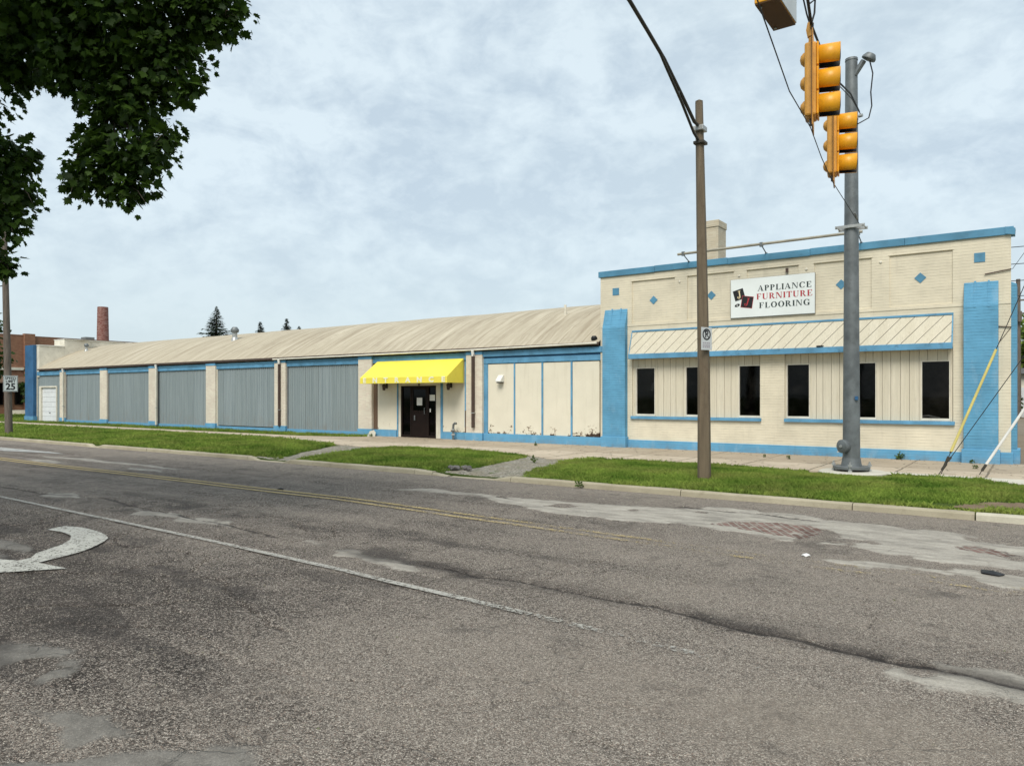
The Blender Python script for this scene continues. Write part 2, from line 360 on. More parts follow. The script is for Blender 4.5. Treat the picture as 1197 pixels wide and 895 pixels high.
# ------------------------------------------------------------------ mesh helper
class MB:
    def __init__(s): s.v = []; s.f = []
    def add(s, vs, fs):
        o = len(s.v); s.v += [tuple(v) for v in vs]; s.f += [tuple(i + o for i in f) for f in fs]; return s
    def box(s, x0, x1, y0, y1, z0, z1):
        return s.add([(x0,y0,z0),(x1,y0,z0),(x1,y1,z0),(x0,y1,z0),(x0,y0,z1),(x1,y0,z1),(x1,y1,z1),(x0,y1,z1)],
                     [(0,3,2,1),(4,5,6,7),(0,1,5,4),(1,2,6,5),(2,3,7,6),(3,0,4,7)])
    def prism(s, poly, d):
        """poly: list of 3D points (one flat outline), pushed along vector d"""
        n = len(poly); d = Vector(d); a = [Vector(p) for p in poly]; b = [p + d for p in a]
        return s.add(a + b, [tuple(range(n))[::-1], tuple(range(n, 2*n))] + [(i, (i+1) % n, n + (i+1) % n, n + i) for i in range(n)])
    def tube(s, path, r, n=10, caps=True):
        P = [Vector(p) for p in path]; rr = r if isinstance(r, (list, tuple)) else [r] * len(P)
        vs = []; up = None
        for i, p in enumerate(P):
            d = (P[min(i+1, len(P)-1)] - P[max(i-1, 0)]).normalized()
            if up is None: up = Vector((0,0,1)) if abs(d.z) < .9 else Vector((1,0,0))
            u = d.cross(up).normalized(); w = u.cross(d).normalized(); up = w
            for k in range(n):
                a = 2*math.pi*(k+.5)/n
                vs.append(p + rr[i]*(math.cos(a)*u + math.sin(a)*w))
        fs = [(i*n+k, i*n+(k+1)%n, (i+1)*n+(k+1)%n, (i+1)*n+k) for i in range(len(P)-1) for k in range(n)]
        if caps: fs += [tuple(range(n))[::-1], tuple(range((len(P)-1)*n, len(P)*n))]
        return s.add(vs, fs)
    def lathe(s, prof, org, axis=(0,0,1), n=20, a0=0., a1=2*math.pi):
        ax = Vector(axis).normalized(); u = ax.orthogonal().normalized()
        if abs(ax.z) < .5: u = Vector((0,0,1))
        w = ax.cross(u); full = abs(a1-a0-2*math.pi) < 1e-6
        m = n if full else n+1; vs = []
        for r, h in prof:
            for k in range(m):
                a = a0 + (a1-a0)*k/n
                vs.append(Vector(org) + ax*h + r*(math.cos(a)*u + math.sin(a)*w))
        fs = []
        for i in range(len(prof)-1):
            for k in range(n):
                k2 = (k+1) % m if full else k+1
                fs.append((i*m+k, i*m+k2, (i+1)*m+k2, (i+1)*m+k))
        return s.add(vs, fs)
    def build(s, name, mat, parent=None, smooth=False, bevel=0.):
        me = bpy.data.meshes.new(name); me.from_pydata(s.v, [], s.f)
        bm = bmesh.new(); bm.from_mesh(me)
        bmesh.ops.recalc_face_normals(bm, faces=bm.faces[:]); bm.to_mesh(me); bm.free()
        return link(name, me, mat, parent, smooth, bevel)

def link(name, me, mat, parent=None, smooth=False, bevel=0.):
    me.materials.append(mat)
    if smooth:
        for p in me.polygons: p.use_smooth = True
    o = bpy.data.objects.new(name, me); COL.objects.link(o)
    if parent:
        o.parent = parent
        if not parent.get('_local'):
            q = parent
            base = Vector((0,0,0))
            while q: base += Vector(q.location); q = q.parent
            o.location = -base
    if bevel:
        b = o.modifiers.new('bevel', 'BEVEL'); b.width = bevel; b.segments = 2; b.limit_method = 'ANGLE'
    if smooth and hasattr(me, 'set_sharp_from_angle'): me.set_sharp_from_angle(angle=R(40))
    return o

def np_mesh(V, tot, idx):
    me = bpy.data.meshes.new('m')
    me.vertices.add(len(V)); me.vertices.foreach_set('co', np.asarray(V, np.float32).ravel())
    me.loops.add(len(idx)); me.loops.foreach_set('vertex_index', np.asarray(idx, np.int32))
    tot = np.asarray(tot, np.int32); st = np.concatenate([[0], np.cumsum(tot)[:-1]]).astype(np.int32)
    me.polygons.add(len(tot)); me.polygons.foreach_set('loop_start', st); me.polygons.foreach_set('loop_total', tot)
    me.update(calc_edges=True); return me

def fattr(me, name, arr, dom='POINT'):
    a = me.attributes.new(name, 'FLOAT', dom); a.data.foreach_set('value', np.asarray(arr, np.float32).ravel())

def tag(o, label, cat, group=None):
    o['label'] = label; o['category'] = cat
    if group: o['group'] = group
    return o
def thing(name, label, cat, loc, group=None, local=False, rz=0.):
    o = bpy.data.objects.new(name, None); o.empty_display_size = .2; COL.objects.link(o)
    o.location = loc
    if local: o['_local'] = 1; o.rotation_euler.z = rz
    return tag(o, label, cat, group)
def struct(o): o['kind'] = 'structure'; return o
def stuff(o): o['kind'] = 'stuff'; return o
def copy_tree(o, parent=None):
    c = o.copy(); COL.objects.link(c)
    if parent: c.parent = parent
    for ch in list(o.children): copy_tree(ch, c)
    return c
def text_mesh(body, size, loc, rot, mat, parent, name, depth=.001, align='CENTER', sx=1., bold=0.):
    cu = bpy.data.curves.new('t', 'FONT'); cu.body = body; cu.size = size; cu.align_x = align; cu.align_y = 'CENTER'
    cu.extrude = depth; cu.offset = bold; cu.resolution_u = 3
    o = bpy.data.objects.new('t', cu); COL.objects.link(o)
    dg = bpy.context.evaluated_depsgraph_get(); me = bpy.data.meshes.new_from_object(o.evaluated_get(dg))
    bpy.data.objects.remove(o)
    me.transform(Matrix.Translation(loc) @ rot.to_4x4() @ Matrix.Diagonal((sx, 1, 1, 1)))
    me.materials.clear()
    return link(name, me, mat, parent)

# numpy value noise
def vnoise(x, y, sc, seed=0, oct=4, gain=.55):
    out = np.zeros_like(x); amp = 1.; tot = 0.
    for o in range(oct):
        r = np.random.default_rng(seed * 17 + o); tab = r.random((256, 256))
        X = x * sc + 37.3 * o; Y = y * sc + 91.7 * o
        ix = np.floor(X).astype(int); iy = np.floor(Y).astype(int); fx = X - ix; fy = Y - iy
        fx = fx*fx*(3-2*fx); fy = fy*fy*(3-2*fy)
        a = tab[ix & 255, iy & 255]; b = tab[(ix+1) & 255, iy & 255]; c = tab[ix & 255, (iy+1) & 255]; d = tab[(ix+1) & 255, (iy+1) & 255]
        out += amp * ((a*(1-fx)+b*fx)*(1-fy) + (c*(1-fx)+d*fx)*fy); tot += amp; amp *= gain; sc *= 2.03
    return out / tot
def seg_dist(x, y, pts, closed=False):
    d = np.full(x.shape, 1e9); n = len(pts)
    for i in range(n if closed else n-1):
        ax, ay = pts[i]; bx, by = pts[(i+1) % n]
        dx, dy = bx-ax, by-ay; l = dx*dx+dy*dy + 1e-12
        t = np.clip(((x-ax)*dx+(y-ay)*dy)/l, 0, 1)
        d = np.minimum(d, np.hypot(x-ax-t*dx, y-ay-t*dy))
    return d
def inside(x, y, pts):
    c = np.zeros(x.shape, bool); n = len(pts)
    for i in range(n):
        ax, ay = pts[i]; bx, by = pts[(i+1) % n]
        k = ((ay > y) != (by > y)) & (x < (bx-ax)*(y-ay)/((by-ay) if by != ay else 1e-12)+ax)
        c ^= k
    return c
def sdf(x, y, pts):
    d = seg_dist(x, y, pts, True); return np.where(inside(x, y, pts), d, -d)
def sm(v, a, b):
    t = np.clip((v-a)/(b-a), 0, 1); return t*t*(3-2*t)

# ------------------------------------------------------------------ camera
cam = bpy.data.cameras.new('camera'); co = bpy.data.objects.new('camera', cam); COL.objects.link(co)
co.location = (0, -22.1, 1.7); co.rotation_euler = (R(90), 0, R(35.448))
cam.sensor_width = 36.; cam.lens = 860. / 1197. * 36.; cam.shift_y = 15.5 / 1197.; cam.clip_end = 3000.; cam.clip_start = .05
scene.camera = co

# ------------------------------------------------------------------ ground, road
ROADZ = -.14
def road_z(x, y):
    return ROADZ + .018*(1-((y+15.1)/5.85)**2) + .022*(vnoise(x, y, .35, 3, 3)-.5)
s = MB(); s.add([(-1500,-1500,-.32),(1500,-1500,-.32),(1500,1500,-.32),(-1500,1500,-.32)], [(0,1,2,3)])
struct(s.build('ground', M['soil']))

def build_road():
    xs = np.concatenate([np.arange(-300, -60, 2.), np.arange(-60, -30, .15), np.arange(-30, -14, .07), np.arange(-14, 1.5, .034), np.arange(1.5, 60, .6)])
    ys = np.concatenate([np.arange(-20.95, -9.2, .036), [-9.2]])
    X, Y = np.meshgrid(xs, ys, indexing='ij')
    wx = X + .6*(vnoise(X, Y, .9, 1)-.5) + .42*(vnoise(X, Y, 3.4, 2)-.5)
    wy = Y + .34*(vnoise(X, Y, .9, 5)-.5) + .26*(vnoise(X, Y, 3.4, 6)-.5)
    patches = [
        [(-10.3,-11.65),(-9.86,-11.14),(-8.75,-11.2),(-7.7,-11.4),(-7.01,-11.17),(-6.03,-11.1),(-4.85,-10.85),(-4.19,-10.2),(-2.88,-10.37),(-2.12,-10.57),(-1.06,-10.6),(.6,-11.3),(3.,-11.5),(3.,-12.9),(-.1,-12.75),(-1.25,-12.85),(-2.12,-12.64),(-2.71,-12.54),(-4.08,-12.14),(-5.35,-12.33),(-6.24,-12.37),(-7.44,-11.95),(-8.34,-11.55),(-9.2,-11.6)],
        [(-7.8,-16.1),(-7.46,-15.95),(-6.87,-15.98),(-5.9,-16.15),(-5.2,-16.3),(-5.37,-16.42),(-6.17,-16.38),(-6.73,-16.36)],
        [(-1.6,-13.15),(-.4,-13.0),(.4,-13.2),(.4,-13.75),(-.5,-13.75),(-1.3,-13.5)],
        [(-1.95,-13.3),(-1.5,-13.2),(-1.2,-13.4),(-1.5,-13.6)],
        [(-6.6,-20.3),(-6.2,-19.75),(-5.55,-19.6),(-5.0,-19.8),(-5.3,-20.15),(-5.8,-20.5)],
        [(-4.9,-20.2),(-4.45,-19.95),(-4.0,-20.05),(-4.2,-20.35)],
        [(-4.2,-20.75),(-3.9,-20.2),(-3.2,-19.8),(-2.7,-20.0),(-2.3,-20.3),(-2.6,-20.95),(-4.,-20.95)],
        [(-3.6,-19.95),(-3.3,-19.72),(-3.0,-19.85),(-3.3,-20.1)],
        [(-15.3,-15.9),(-14.3,-15.75),(-13.8,-16.),(-14.6,-16.2)],
        [(-11.8,-15.9),(-10.9,-15.75),(-10.4,-16.),(-11.3,-16.25)],
        [(-10.6,-15.9),(-9.5,-15.75),(-9.2,-16.),(-10.1,-16.15)],
        [(-24.6,-12.0),(-22.,-11.75),(-17.4,-11.9),(-17.4,-12.1),(-21.5,-12.1),(-23.8,-12.3)],
        [(-24.,-12.9),(-22.6,-12.6),(-21.3,-12.9),(-22.6,-13.15)],
        [(-19.,-12.5),(-17.6,-12.35),(-16.9,-12.6),(-18.1,-12.75)],
        [(-32.,-11.6),(-29.,-11.2),(-26.5,-11.4),(-28.,-11.8)],
        [(-11.3,-18.3),(-10.,-18.1),(-9.6,-18.35),(-10.6,-18.6)],
        [(-11.0,-18.7),(-9.7,-18.5),(-9.5,-18.75),(-10.5,-19.0)],
        [(-1.6,-17.6),(-.9,-17.3),(-.2,-17.5),(-.5,-18.0),(-1.3,-18.1)],
        [(-1.2,-16.5),(-.3,-16.2),(.8,-16.4),(.5,-16.9),(-.8,-16.9)],
        [(-.7,-18.6),(.2,-18.3),(.9,-18.7),(.1,-19.1)],
        [(-45.,-13.),(-40.,-12.6),(-37.,-13.),(-41.,-13.4)],
    ]
    P = np.zeros_like(X)
    for i, p in enumerate(patches):
        w = .16 if i > 0 else .2
        P = np.maximum(P, sm(sdf(wx, wy, p), -w, w) * (.85 if i in (4, 5, 6, 7) else 0. if i == 17 else .62 if i == 19 else .75 if i == 18 else 1.))
    # bites in the long patch
    P *= 1 - .75*sm(vnoise(X, Y, 1.1, 9), .60, .72)*sm(X, -9, -6)
    BR = sm(sdf(wx, wy, [(-3.8,-11.95),(-3.68,-11.45),(-3.08,-11.2),(-2.62,-11.15),(-2.3,-11.5),(-2.39,-12.35),(-2.8,-12.3),(-3.1,-12.05)]), -.12, .16)
    BR = np.maximum(BR, .56*sm(sdf(wx, wy, [(-.85,-11.65),(-.5,-11.45),(-.1,-11.75),(-.2,-12.1),(-.6,-11.95)]), -.08, .1))
    C = np.zeros_like(X); H = np.zeros_like(X)
    def crack(pts, w, st=1.):
        nonlocal C, H
        px = [p[0] for p in pts]; py = [p[1] for p in pts]
        i0, i1 = np.searchsorted(xs, (min(px)-.4, max(px)+.4)); j0, j1 = np.searchsorted(ys, (min(py)-.4, max(py)+.4))
        x_, y_ = X[i0:i1, j0:j1], Y[i0:i1, j0:j1]
        if not x_.size: return
        dx = x_ + .10*(vnoise(x_, y_, 2.2, 21)-.5); dy = y_ + .16*(vnoise(x_, y_, 2.6, 22)-.5) + .05*(vnoise(x_, y_, 9., 23)-.5)
        d = seg_dist(dx, dy, pts); wv = w*(.45+1.1*vnoise(x_, y_, 1.7, 24)); wv = np.maximum(wv, .014)
        m = 1 - sm(d, wv*.35, wv*1.35); C[i0:i1, j0:j1] = np.maximum(C[i0:i1, j0:j1], m*st); H[i0:i1, j0:j1] = np.maximum(H[i0:i1, j0:j1], m*st)
    main = [(-5.5,-16.1),(-4.64,-16.16),(-4.04,-16.11),(-3.46,-16.12),(-2.82,-16.18),(-2.03,-16.27),(-1.35,-16.34),(-.78,-16.39),(.6,-16.5)]
    crack(main, .042, .86)
    crack([(-4.9,-16.0),(-3.9,-15.98),(-3.0,-16.08)], .02, .6); crack([(-2.9,-16.3),(-1.9,-16.42),(-1.2,-16.5)], .02, .6)
    crack([(-22.,-15.8),(-17.12,-15.96),(-15.13,-15.98),(-13.5,-15.6),(-11.06,-15.85),(-8.0,-16.05)], .05, .8)
    crack([(-12.6,-15.6),(-11.8,-15.3),(-11.1,-14.8),(-10.4,-14.5)], .05, .5)
    crack([(-8.6,-18.9),(-7.6,-18.2),(-6.7,-17.8),(-6.2,-17.2)], .025, .55)
    crack([(-6.4,-19.3),(-5.4,-18.9),(-4.5,-19.1),(-3.2,-18.7)], .025, .5)
    crack([(-4.8,-10.45),(-4.3,-10.62),(-3.9,-10.6)], .08); crack([(-3.5,-10.5),(-3.0,-10.72),(-2.6,-10.75)], .07)
    crack([(-8.0,-11.35),(-7.6,-11.42)], .05)
    crack([(-30,-17.3),(-20,-17.5),(-14,-17.8),(-11,-18.1)], .04, .6)
    crack([(-40,-10.9),(-28,-11.1),(-20,-11.4),(-10.5,-11.8)], .04, .5)
    crack([(-60,-13.35),(-30,-13.3),(-10,-13.3),(-4.5,-13.7)], .025, .45)
    rc = random.Random(77)
    for k in range(46):
        x0 = rc.uniform(-15, -1.); y0 = rc.uniform(-20.6, -13.6); a = rc.choice((0, .15, -.2, 1.3, -1.1, 2.0))+rc.uniform(-.35, .35); pts = [(x0, y0)]
        for q in range(rc.randint(4, 9)):
            a += rc.uniform(-.5, .5); l = rc.uniform(.18, .45); x0 += l*math.cos(a); y0 += l*math.sin(a)*.8; pts.append((x0, y0))
        crack(pts, rc.uniform(.011, .019), rc.uniform(.6, .95)*(.62 if pts[0][0] > -6.5 and pts[0][1] < -16.4 else 1.))
    D = np.zeros_like(X)
    D += .75*np.exp(-(seg_dist(X, Y+.10*(vnoise(X, Y, 2.6, 22)-.5), main)/.13)**2)*(.25+1.1*sm(vnoise(X, Y, 1.6, 39), .35, .65))
    # tyre-darkened wheel paths, drips, painted tree shade and the sunken line along the long crack
    D += .42*np.exp(-((wy+16.05)/.34)**2)*sm(X, -14, -5)*(.4+vnoise(X, Y, .8, 31))
    D += .30*np.exp(-((wy+15.0)/.45)**2)*(.2+vnoise(X, Y, .6, 32))
    D += .26*np.exp(-((wy+17.9)/.5)**2)*(.2+vnoise(X, Y, .6, 33))*sm(-X, 1., 5.)
    D += .30*np.exp(-((wy+13.)/.35)**2)*sm(X, -6.5, -3.)*(.3+vnoise(X, Y, .9, 34))
    D += .6*sm(vnoise(X*.6, Y*1.5, 1.6, 35), .55, .72)*sm(-X, 2., 6.)*sm(-Y, 14.2, 15.5)
    D += .35*sm(-Y, 17.4, 19.)*sm(-X, 4., 8.)*vnoise(X, Y, .5, 36)  # darkens the left near road in place of shade under the maple
    L = .50 + .62*sm(X, -8.5, 0.) + 1.9*np.exp(-(((X+.7)/1.5)**2+((Y+17.75)/.55)**2))*sm(vnoise(X, Y, 1.2, 41), .3, .55)
    L += .45*sm(-Y, 12.6, 13.4)*sm(Y, -15.2, -13.6)*sm(X, -7, -2)
    L += .7*np.exp(-(((X+3.0)/1.6)**2+((Y+18.0)/.8)**2))
    L += .65*sm(Y, -11.2, -9.5) - .80*sm(-X, 2.8, 7.5)*sm(-Y, 16.6, 18.4)  # second term paints the tree's shade into the left near road
    Z = road_z(X, Y) - .022*H - .012*D.clip(0, 1) + .010*P - .008*BR
    nx, ny = X.shape; V = np.stack([X, Y, Z], -1).reshape(-1, 3)
    i = np.arange(nx*ny).reshape(nx, ny)
    q = np.stack([i[:-1,:-1], i[1:,:-1], i[1:,1:], i[:-1,1:]], -1).reshape(-1)
    me = np_mesh(V, np.full((nx-1)*(ny-1), 4), q)
    for nme, a in (('patch', P), ('crack', C), ('brick', BR), ('dark', D.clip(0, 1)), ('light', L)): fattr(me, nme, a)
    struct(link('road', me, M['asphalt'], smooth=True))
build_road()

def ribbon(name, pts, w, mat, step=.25, dz=.012):
    """painted line: a thin sheet that lies on the road"""
    P = []
    for (ax, ay), (bx, by) in zip(pts[:-1], pts[1:]):
        n = max(1, int(math.hypot(bx-ax, by-ay)/step))
        P += [(ax+(bx-ax)*k/n, ay+(by-ay)*k/n) for k in range(n)]
    P.append(pts[-1]); P = np.array(P); d = np.gradient(P, axis=0); d /= np.linalg.norm(d, axis=1)[:, None]
    nrm = np.stack([-d[:,1], d[:,0]], 1); A = P + nrm*w/2; B = P - nrm*w/2
    Q = np.concatenate([A, B]); z = road_z(Q[:,0], Q[:,1]) + dz; n = len(P)
    me = np_mesh(np.column_stack([Q, z]), np.full(n-1, 4), [i for k in range(n-1) for i in (k+n, k+1+n, k+1, k)])
    return struct(link(name, me, mat))
ribbon('white_lane_line', [(-150,-16.4),(-40,-16.55),(-15.25,-16.63),(-9.4,-16.73),(-5.9,-16.85),(-2.5,-17.08),(-1.4,-17.17)], .088, M['white_line'])
yl = [(-150,-13.0),(-40,-13.2),(-20,-13.33),(-10,-13.22),(-7,-13.42),(-4.6,-13.58),(-3,-13.68),(0,-13.75)]
for off in (.12, -.12): ribbon('yellow_centre_line', [(x, y+off) for x, y in yl], .10, M['yellow_line'])
def decal(name, poly, mat, dz=.013):
    bm = bmesh.new(); f = bm.faces.new([bm.verts.new((x, y, 0)) for x, y in poly])
    bmesh.ops.triangulate(bm, faces=[f]); bmesh.ops.subdivide_edges(bm, edges=bm.edges[:], cuts=3, use_grid_fill=True)
    bmesh.ops.triangulate(bm, faces=bm.faces[:])
    xy = np.array([v.co[:2] for v in bm.verts]); z = road_z(xy[:,0], xy[:,1]) + dz
    for v, zz in zip(bm.verts, z): v.co.z = zz
    for f in bm.faces:
        if f.normal.z < 0: f.normal_flip()
    me = bpy.data.meshes.new(name); bm.to_mesh(me); bm.free(); return struct(link(name, me, mat))
decal('turn_arrow', [(-10.95,-17.62),(-11.08,-17.34),(-10.72,-17.26),(-10.3,-17.27),(-9.95,-17.33),(-9.68,-17.42),(-9.5,-17.56),(-9.3,-17.75),(-9.11,-17.97),(-9.0,-18.2),(-8.93,-18.4),(-8.86,-18.56),(-8.32,-18.5),(-8.68,-18.99),(-9.35,-19.85),(-10.05,-18.95),(-9.42,-18.73),(-9.16,-18.64),(-9.2,-18.5),(-9.42,-18.36),(-9.55,-18.18),(-9.72,-17.95),(-9.95,-17.76),(-10.25,-17.62),(-10.6,-17.58)], M['white_arrow'])
decal('turn_arrow', [(-31.5,-11.25),(-29.8,-11.3),(-26.4,-11.25),(-24.9,-11.4),(-26.2,-11.62),(-27.9,-11.95),(-29.9,-11.9),(-28.9,-11.6),(-31.5,-11.5)], M['white_faint'])

# kerb: cast sections with open joints
KP = [(-9.255,-.2),(-9.235,-.055),(-9.215,-.035),(-9.18,-.028),(-9.085,-.028),(-9.085,-.25),(-9.255,-.25)]
def kerb_section(mb, x0, x1, drop0=0., drop1=0., n=6):
    P = []
    for k in range(n+1):
        x = x0+(x1-x0)*k/n; d = drop0+(drop1-drop0)*k/n; j = .006*math.sin(x*3.1)+random.uniform(-.004, .004)
        yb = .10*math.sin((x+17)/12.)*(1 if x < -17 else 0) - (.03 if x < -17 else 0)
        P.append([(x, y+j+yb+.1*(x < -17), (z-d*(z > -.15)+random.uniform(-.004, .004)*(z > -.15))) for y, z in KP])
    m = len(KP); vs = [p for r in P for p in r]
    fs = [(k*m+i, k*m+(i+1)%m, (k+1)*m+(i+1)%m, (k+1)*m+i) for k in range(n) for i in range(m)]
    fs += [tuple(range(m))[::-1], tuple(range(n*m, n*m+m))]; mb.add(vs, fs)
kb = MB()
x = -150.
while x < -28.3:
    kerb_section(kb, x, min(x+2.95, -28.1)); x += 2.96
for a, b, d0, d1 in [(-28.1,-27.8,0,.08),(-27.79,-27.4,.08,.07),(-27.39,-27.1,.07,0),(-27.09,-24.1,0,0),(-24.08,-21.1,0,0),(-21.08,-18.6,0,0),(-18.58,-18.1,0,.085),(-18.09,-16.95,.09,.09),(-16.94,-16.6,.08,.0),
                     (-16.59,-14.95,0,0),(-14.94,-12.0,0,0),(-11.99,-11.45,0,.03),(-11.44,-11.0,.05,.1),(-10.9,-9.7,.1,.09),(-9.69,-9.2,.08,0),(-9.19,-5.35,0,0),(-5.335,-2.42,0,0),(-2.405,-.74,0,0)]:
    kerb_section(kb, a, b, d0, d1)
struct(kb.build('kerb', M['kerb']))
k2 = MB()
for a, b in [(-.72, 2.3), (2.32, 5.3), (5.32, 8.3)]: kerb_section(k2, a, b)
struct(k2.build('pale_kerb', M['kerb_new']))
# near kerb and verge on the camera's side
k3 = MB(); k3.box(-150, 40, -21.15, -20.95, -.3, .0); struct(k3.build('near_kerb', M['kerb']))
k4 = MB(); k4.box(-150, 40, -60, -21.15, -.3, -.02); struct(k4.build('near_verge', M['soil']))

# lawn base (soil under the grass), sidewalk, gravel
GR = {
 'R': [(-10.1,-5.35),(-9.82,-4.55),(-8.4,-4.35),(-6.88,-4.3),(-5.4,-4.5),(-4.26,-4.75),(-3.9,-4.85),(-2.75,-4.75),(-2.24,-4.55),(-1.6,-4.4),(-.87,-4.6),(-.18,-5.3),(2,-5.9),(8,-6.),(8,-9.06),(-9.0,-9.06),(-9.2,-8.8)],
 'B': [(-17.85,-5.2),(-17.5,-4.25),(-16.6,-3.95),(-15.3,-3.85),(-13.8,-4.1),(-12.72,-4.4),(-11.75,-4.9),(-11.55,-5.3),(-10.95,-7.9),(-11.25,-9.05),(-16.5,-9.03),(-16.7,-8.7)],
 'L': [(-19.9,-4.75),(-22.5,-3.9),(-26,-3.3),(-33,-3.1),(-150,-3.1),(-150,-9.0),(-18.2,-9.0),(-17.5,-8.9)],
 'W': [(-22.9,-.55),(-23.4,-.95),(-25.6,-1.55),(-56.9,-1.55),(-56.9,-.18),(-23.3,-.1)],
 'F': [(-57.1,-1.55),(-57.1,14),(-77.5,14),(-77.5,-1.55)],
}
def flat(name, poly, z, mat, thick=0.):
    bm = bmesh.new(); f = bm.faces.new([bm.verts.new((x, y, z)) for x, y in poly])
    if f.normal.z < 0: f.normal_flip()
    if thick:
        r = bmesh.ops.extrude_face_region(bm, geom=[f])
        for v in r['geom']:
            if isinstance(v, bmesh.types.BMVert): v.co.z -= thick
    bmesh.ops.triangulate(bm, faces=bm.faces[:]); bmesh.ops.recalc_face_normals(bm, faces=bm.faces[:])
    me = bpy.data.meshes.new(name); bm.to_mesh(me); bm.free(); return struct(link(name, me, mat))
def lawn():
    xs = np.concatenate([np.arange(-150, -60, 2.5), np.arange(-60, -20, .4), np.arange(-20, 9, .14)]); ys = np.concatenate([[-9.10], np.arange(-9.085, 0.3, .14), np.arange(.3, 30, 2.)])
    X, Y = np.meshgrid(xs, ys, indexing='ij')
    Z = -.022 + .02*(vnoise(X, Y, 1.1, 51)-.5) - .03*sm(-Y, 8.6, 9.09)
    Z[:, 0] -= .25
    for p in (GR['R'], GR['B'], GR['L']): Z += .07*sm(sdf(X, Y, p), .1, 1.6)
    # low gaps where the gravel walks meet the road
    for cx, w in ((-17.4, 1.0), (-10.3, 1.3)): Z -= .055*np.exp(-((X-cx)/w)**2)*sm(-Y, 7.6, 9.)
    nx, ny = X.shape; i = np.arange(nx*ny).reshape(nx, ny)
    me = np_mesh(np.stack([X, Y, Z], -1).reshape(-1, 3), np.full((nx-1)*(ny-1), 4), np.stack([i[:-1,:-1], i[1:,:-1], i[1:,1:], i[:-1,1:]], -1).reshape(-1))
    struct(link('lawn', me, M['soil'], smooth=True))
def lawn_z(X, Y):
    Z = -.022 + .02*(vnoise(X, Y, 1.1, 51)-.5) - .03*sm(-Y, 8.6, 9.09)
    for p in (GR['R'], GR['B'], GR['L']): Z = Z + .07*sm(sdf(X, Y, p), .1, 1.6)
    for cx, w in ((-17.4, 1.0), (-10.3, 1.3)): Z = Z - .055*np.exp(-((X-cx)/w)**2)*sm(-Y, 7.6, 9.)
    return Z
lawn()
flat('sidewalk', [(9,.1),(9,-5.9),(2,-5.8),(-.18,-5.15),(-.9,-4.45),(-1.6,-4.25),(-2.24,-4.4),(-4.2,-4.65),(-5.4,-4.35),(-6.88,-4.15),(-8.4,-4.2),(-9.8,-4.4),(-10.1,-5.0),(-10.9,-5.2),(-11.58,-4.8),(-12.72,-4.25),(-13.8,-3.95),(-15.3,-3.7),(-16.6,-3.8),(-17.6,-4.15),(-18.4,-4.9),(-19.8,-4.6),(-22.5,-3.75),(-26,-3.15),(-33,-2.95),(-150,-2.95),(-150,-1.7),(-25.6,-1.7),(-23.4,-1.05),(-22.75,-.5),(-22.7,.1)], .014, M['sidewalk'], .12)
flat('pale_slab', [(-2.95,-3.85),(-2.95,-4.62),(-2.24,-4.38),(-1.6,-4.24),(-.9,-4.43),(-.15,-5.1),(1.8,-5.7),(1.8,-4.2),(-.9,-4.02)], .020, M['slab_new'])
def gravel_path(poly, nm, mat='gravel'):
    x = np.array([p[0] for p in poly]); y = np.array([p[1] for p in poly])
    X, Y = np.meshgrid(np.arange(x.min()-.2, x.max()+.2, .06), np.arange(y.min(), y.max(), .06), indexing='ij')
    keep = sdf(X, Y, poly) + .25*(vnoise(X, Y, 2.5, 61)-.5) > -.12
    Z = lawn_z(X, Y) + .012 + .016*vnoise(X, Y, 9., 62) - .10*sm(-Y, 8.95, 9.16); i = np.arange(X.size).reshape(X.shape)
    k = keep[:-1,:-1] & keep[1:,:-1] & keep[1:,1:] & keep[:-1,1:]
    q = np.stack([i[:-1,:-1], i[1:,:-1], i[1:,1:], i[:-1,1:]], -1)[k]
    me = np_mesh(np.stack([X, Y, Z], -1).reshape(-1, 3), np.full(len(q), 4), q.reshape(-1))
    bm = bmesh.new(); bm.from_mesh(me); bmesh.ops.delete(bm, geom=[v for v in bm.verts if not v.link_faces], context='VERTS'); bm.to_mesh(me); bm.free()
    struct(link(nm, me, M[mat]))
gravel_path([(-11.6,-4.75),(-10.15,-4.9),(-9.1,-8.8),(-9.2,-9.2),(-11.3,-9.2),(-10.8,-8.1)], 'gravel_walk')
gravel_path([(-19.8,-4.5),(-18.0,-4.6),(-16.5,-8.85),(-16.5,-9.2),(-18.6,-9.2),(-17.4,-8.6)], 'gravel_walk')
gravel_path([(-.9,-8.75),(-.5,-8.35),(.3,-8.1),(.8,-8.5),(.5,-8.95),(-.5,-8.98)], 'bare_soil', 'dirt')
flat('side_lot', [(-.45,.12),(60,.12),(60,70),(-14,70),(-14,18.5),(-1.45,18.5)], .004, M['lot'])

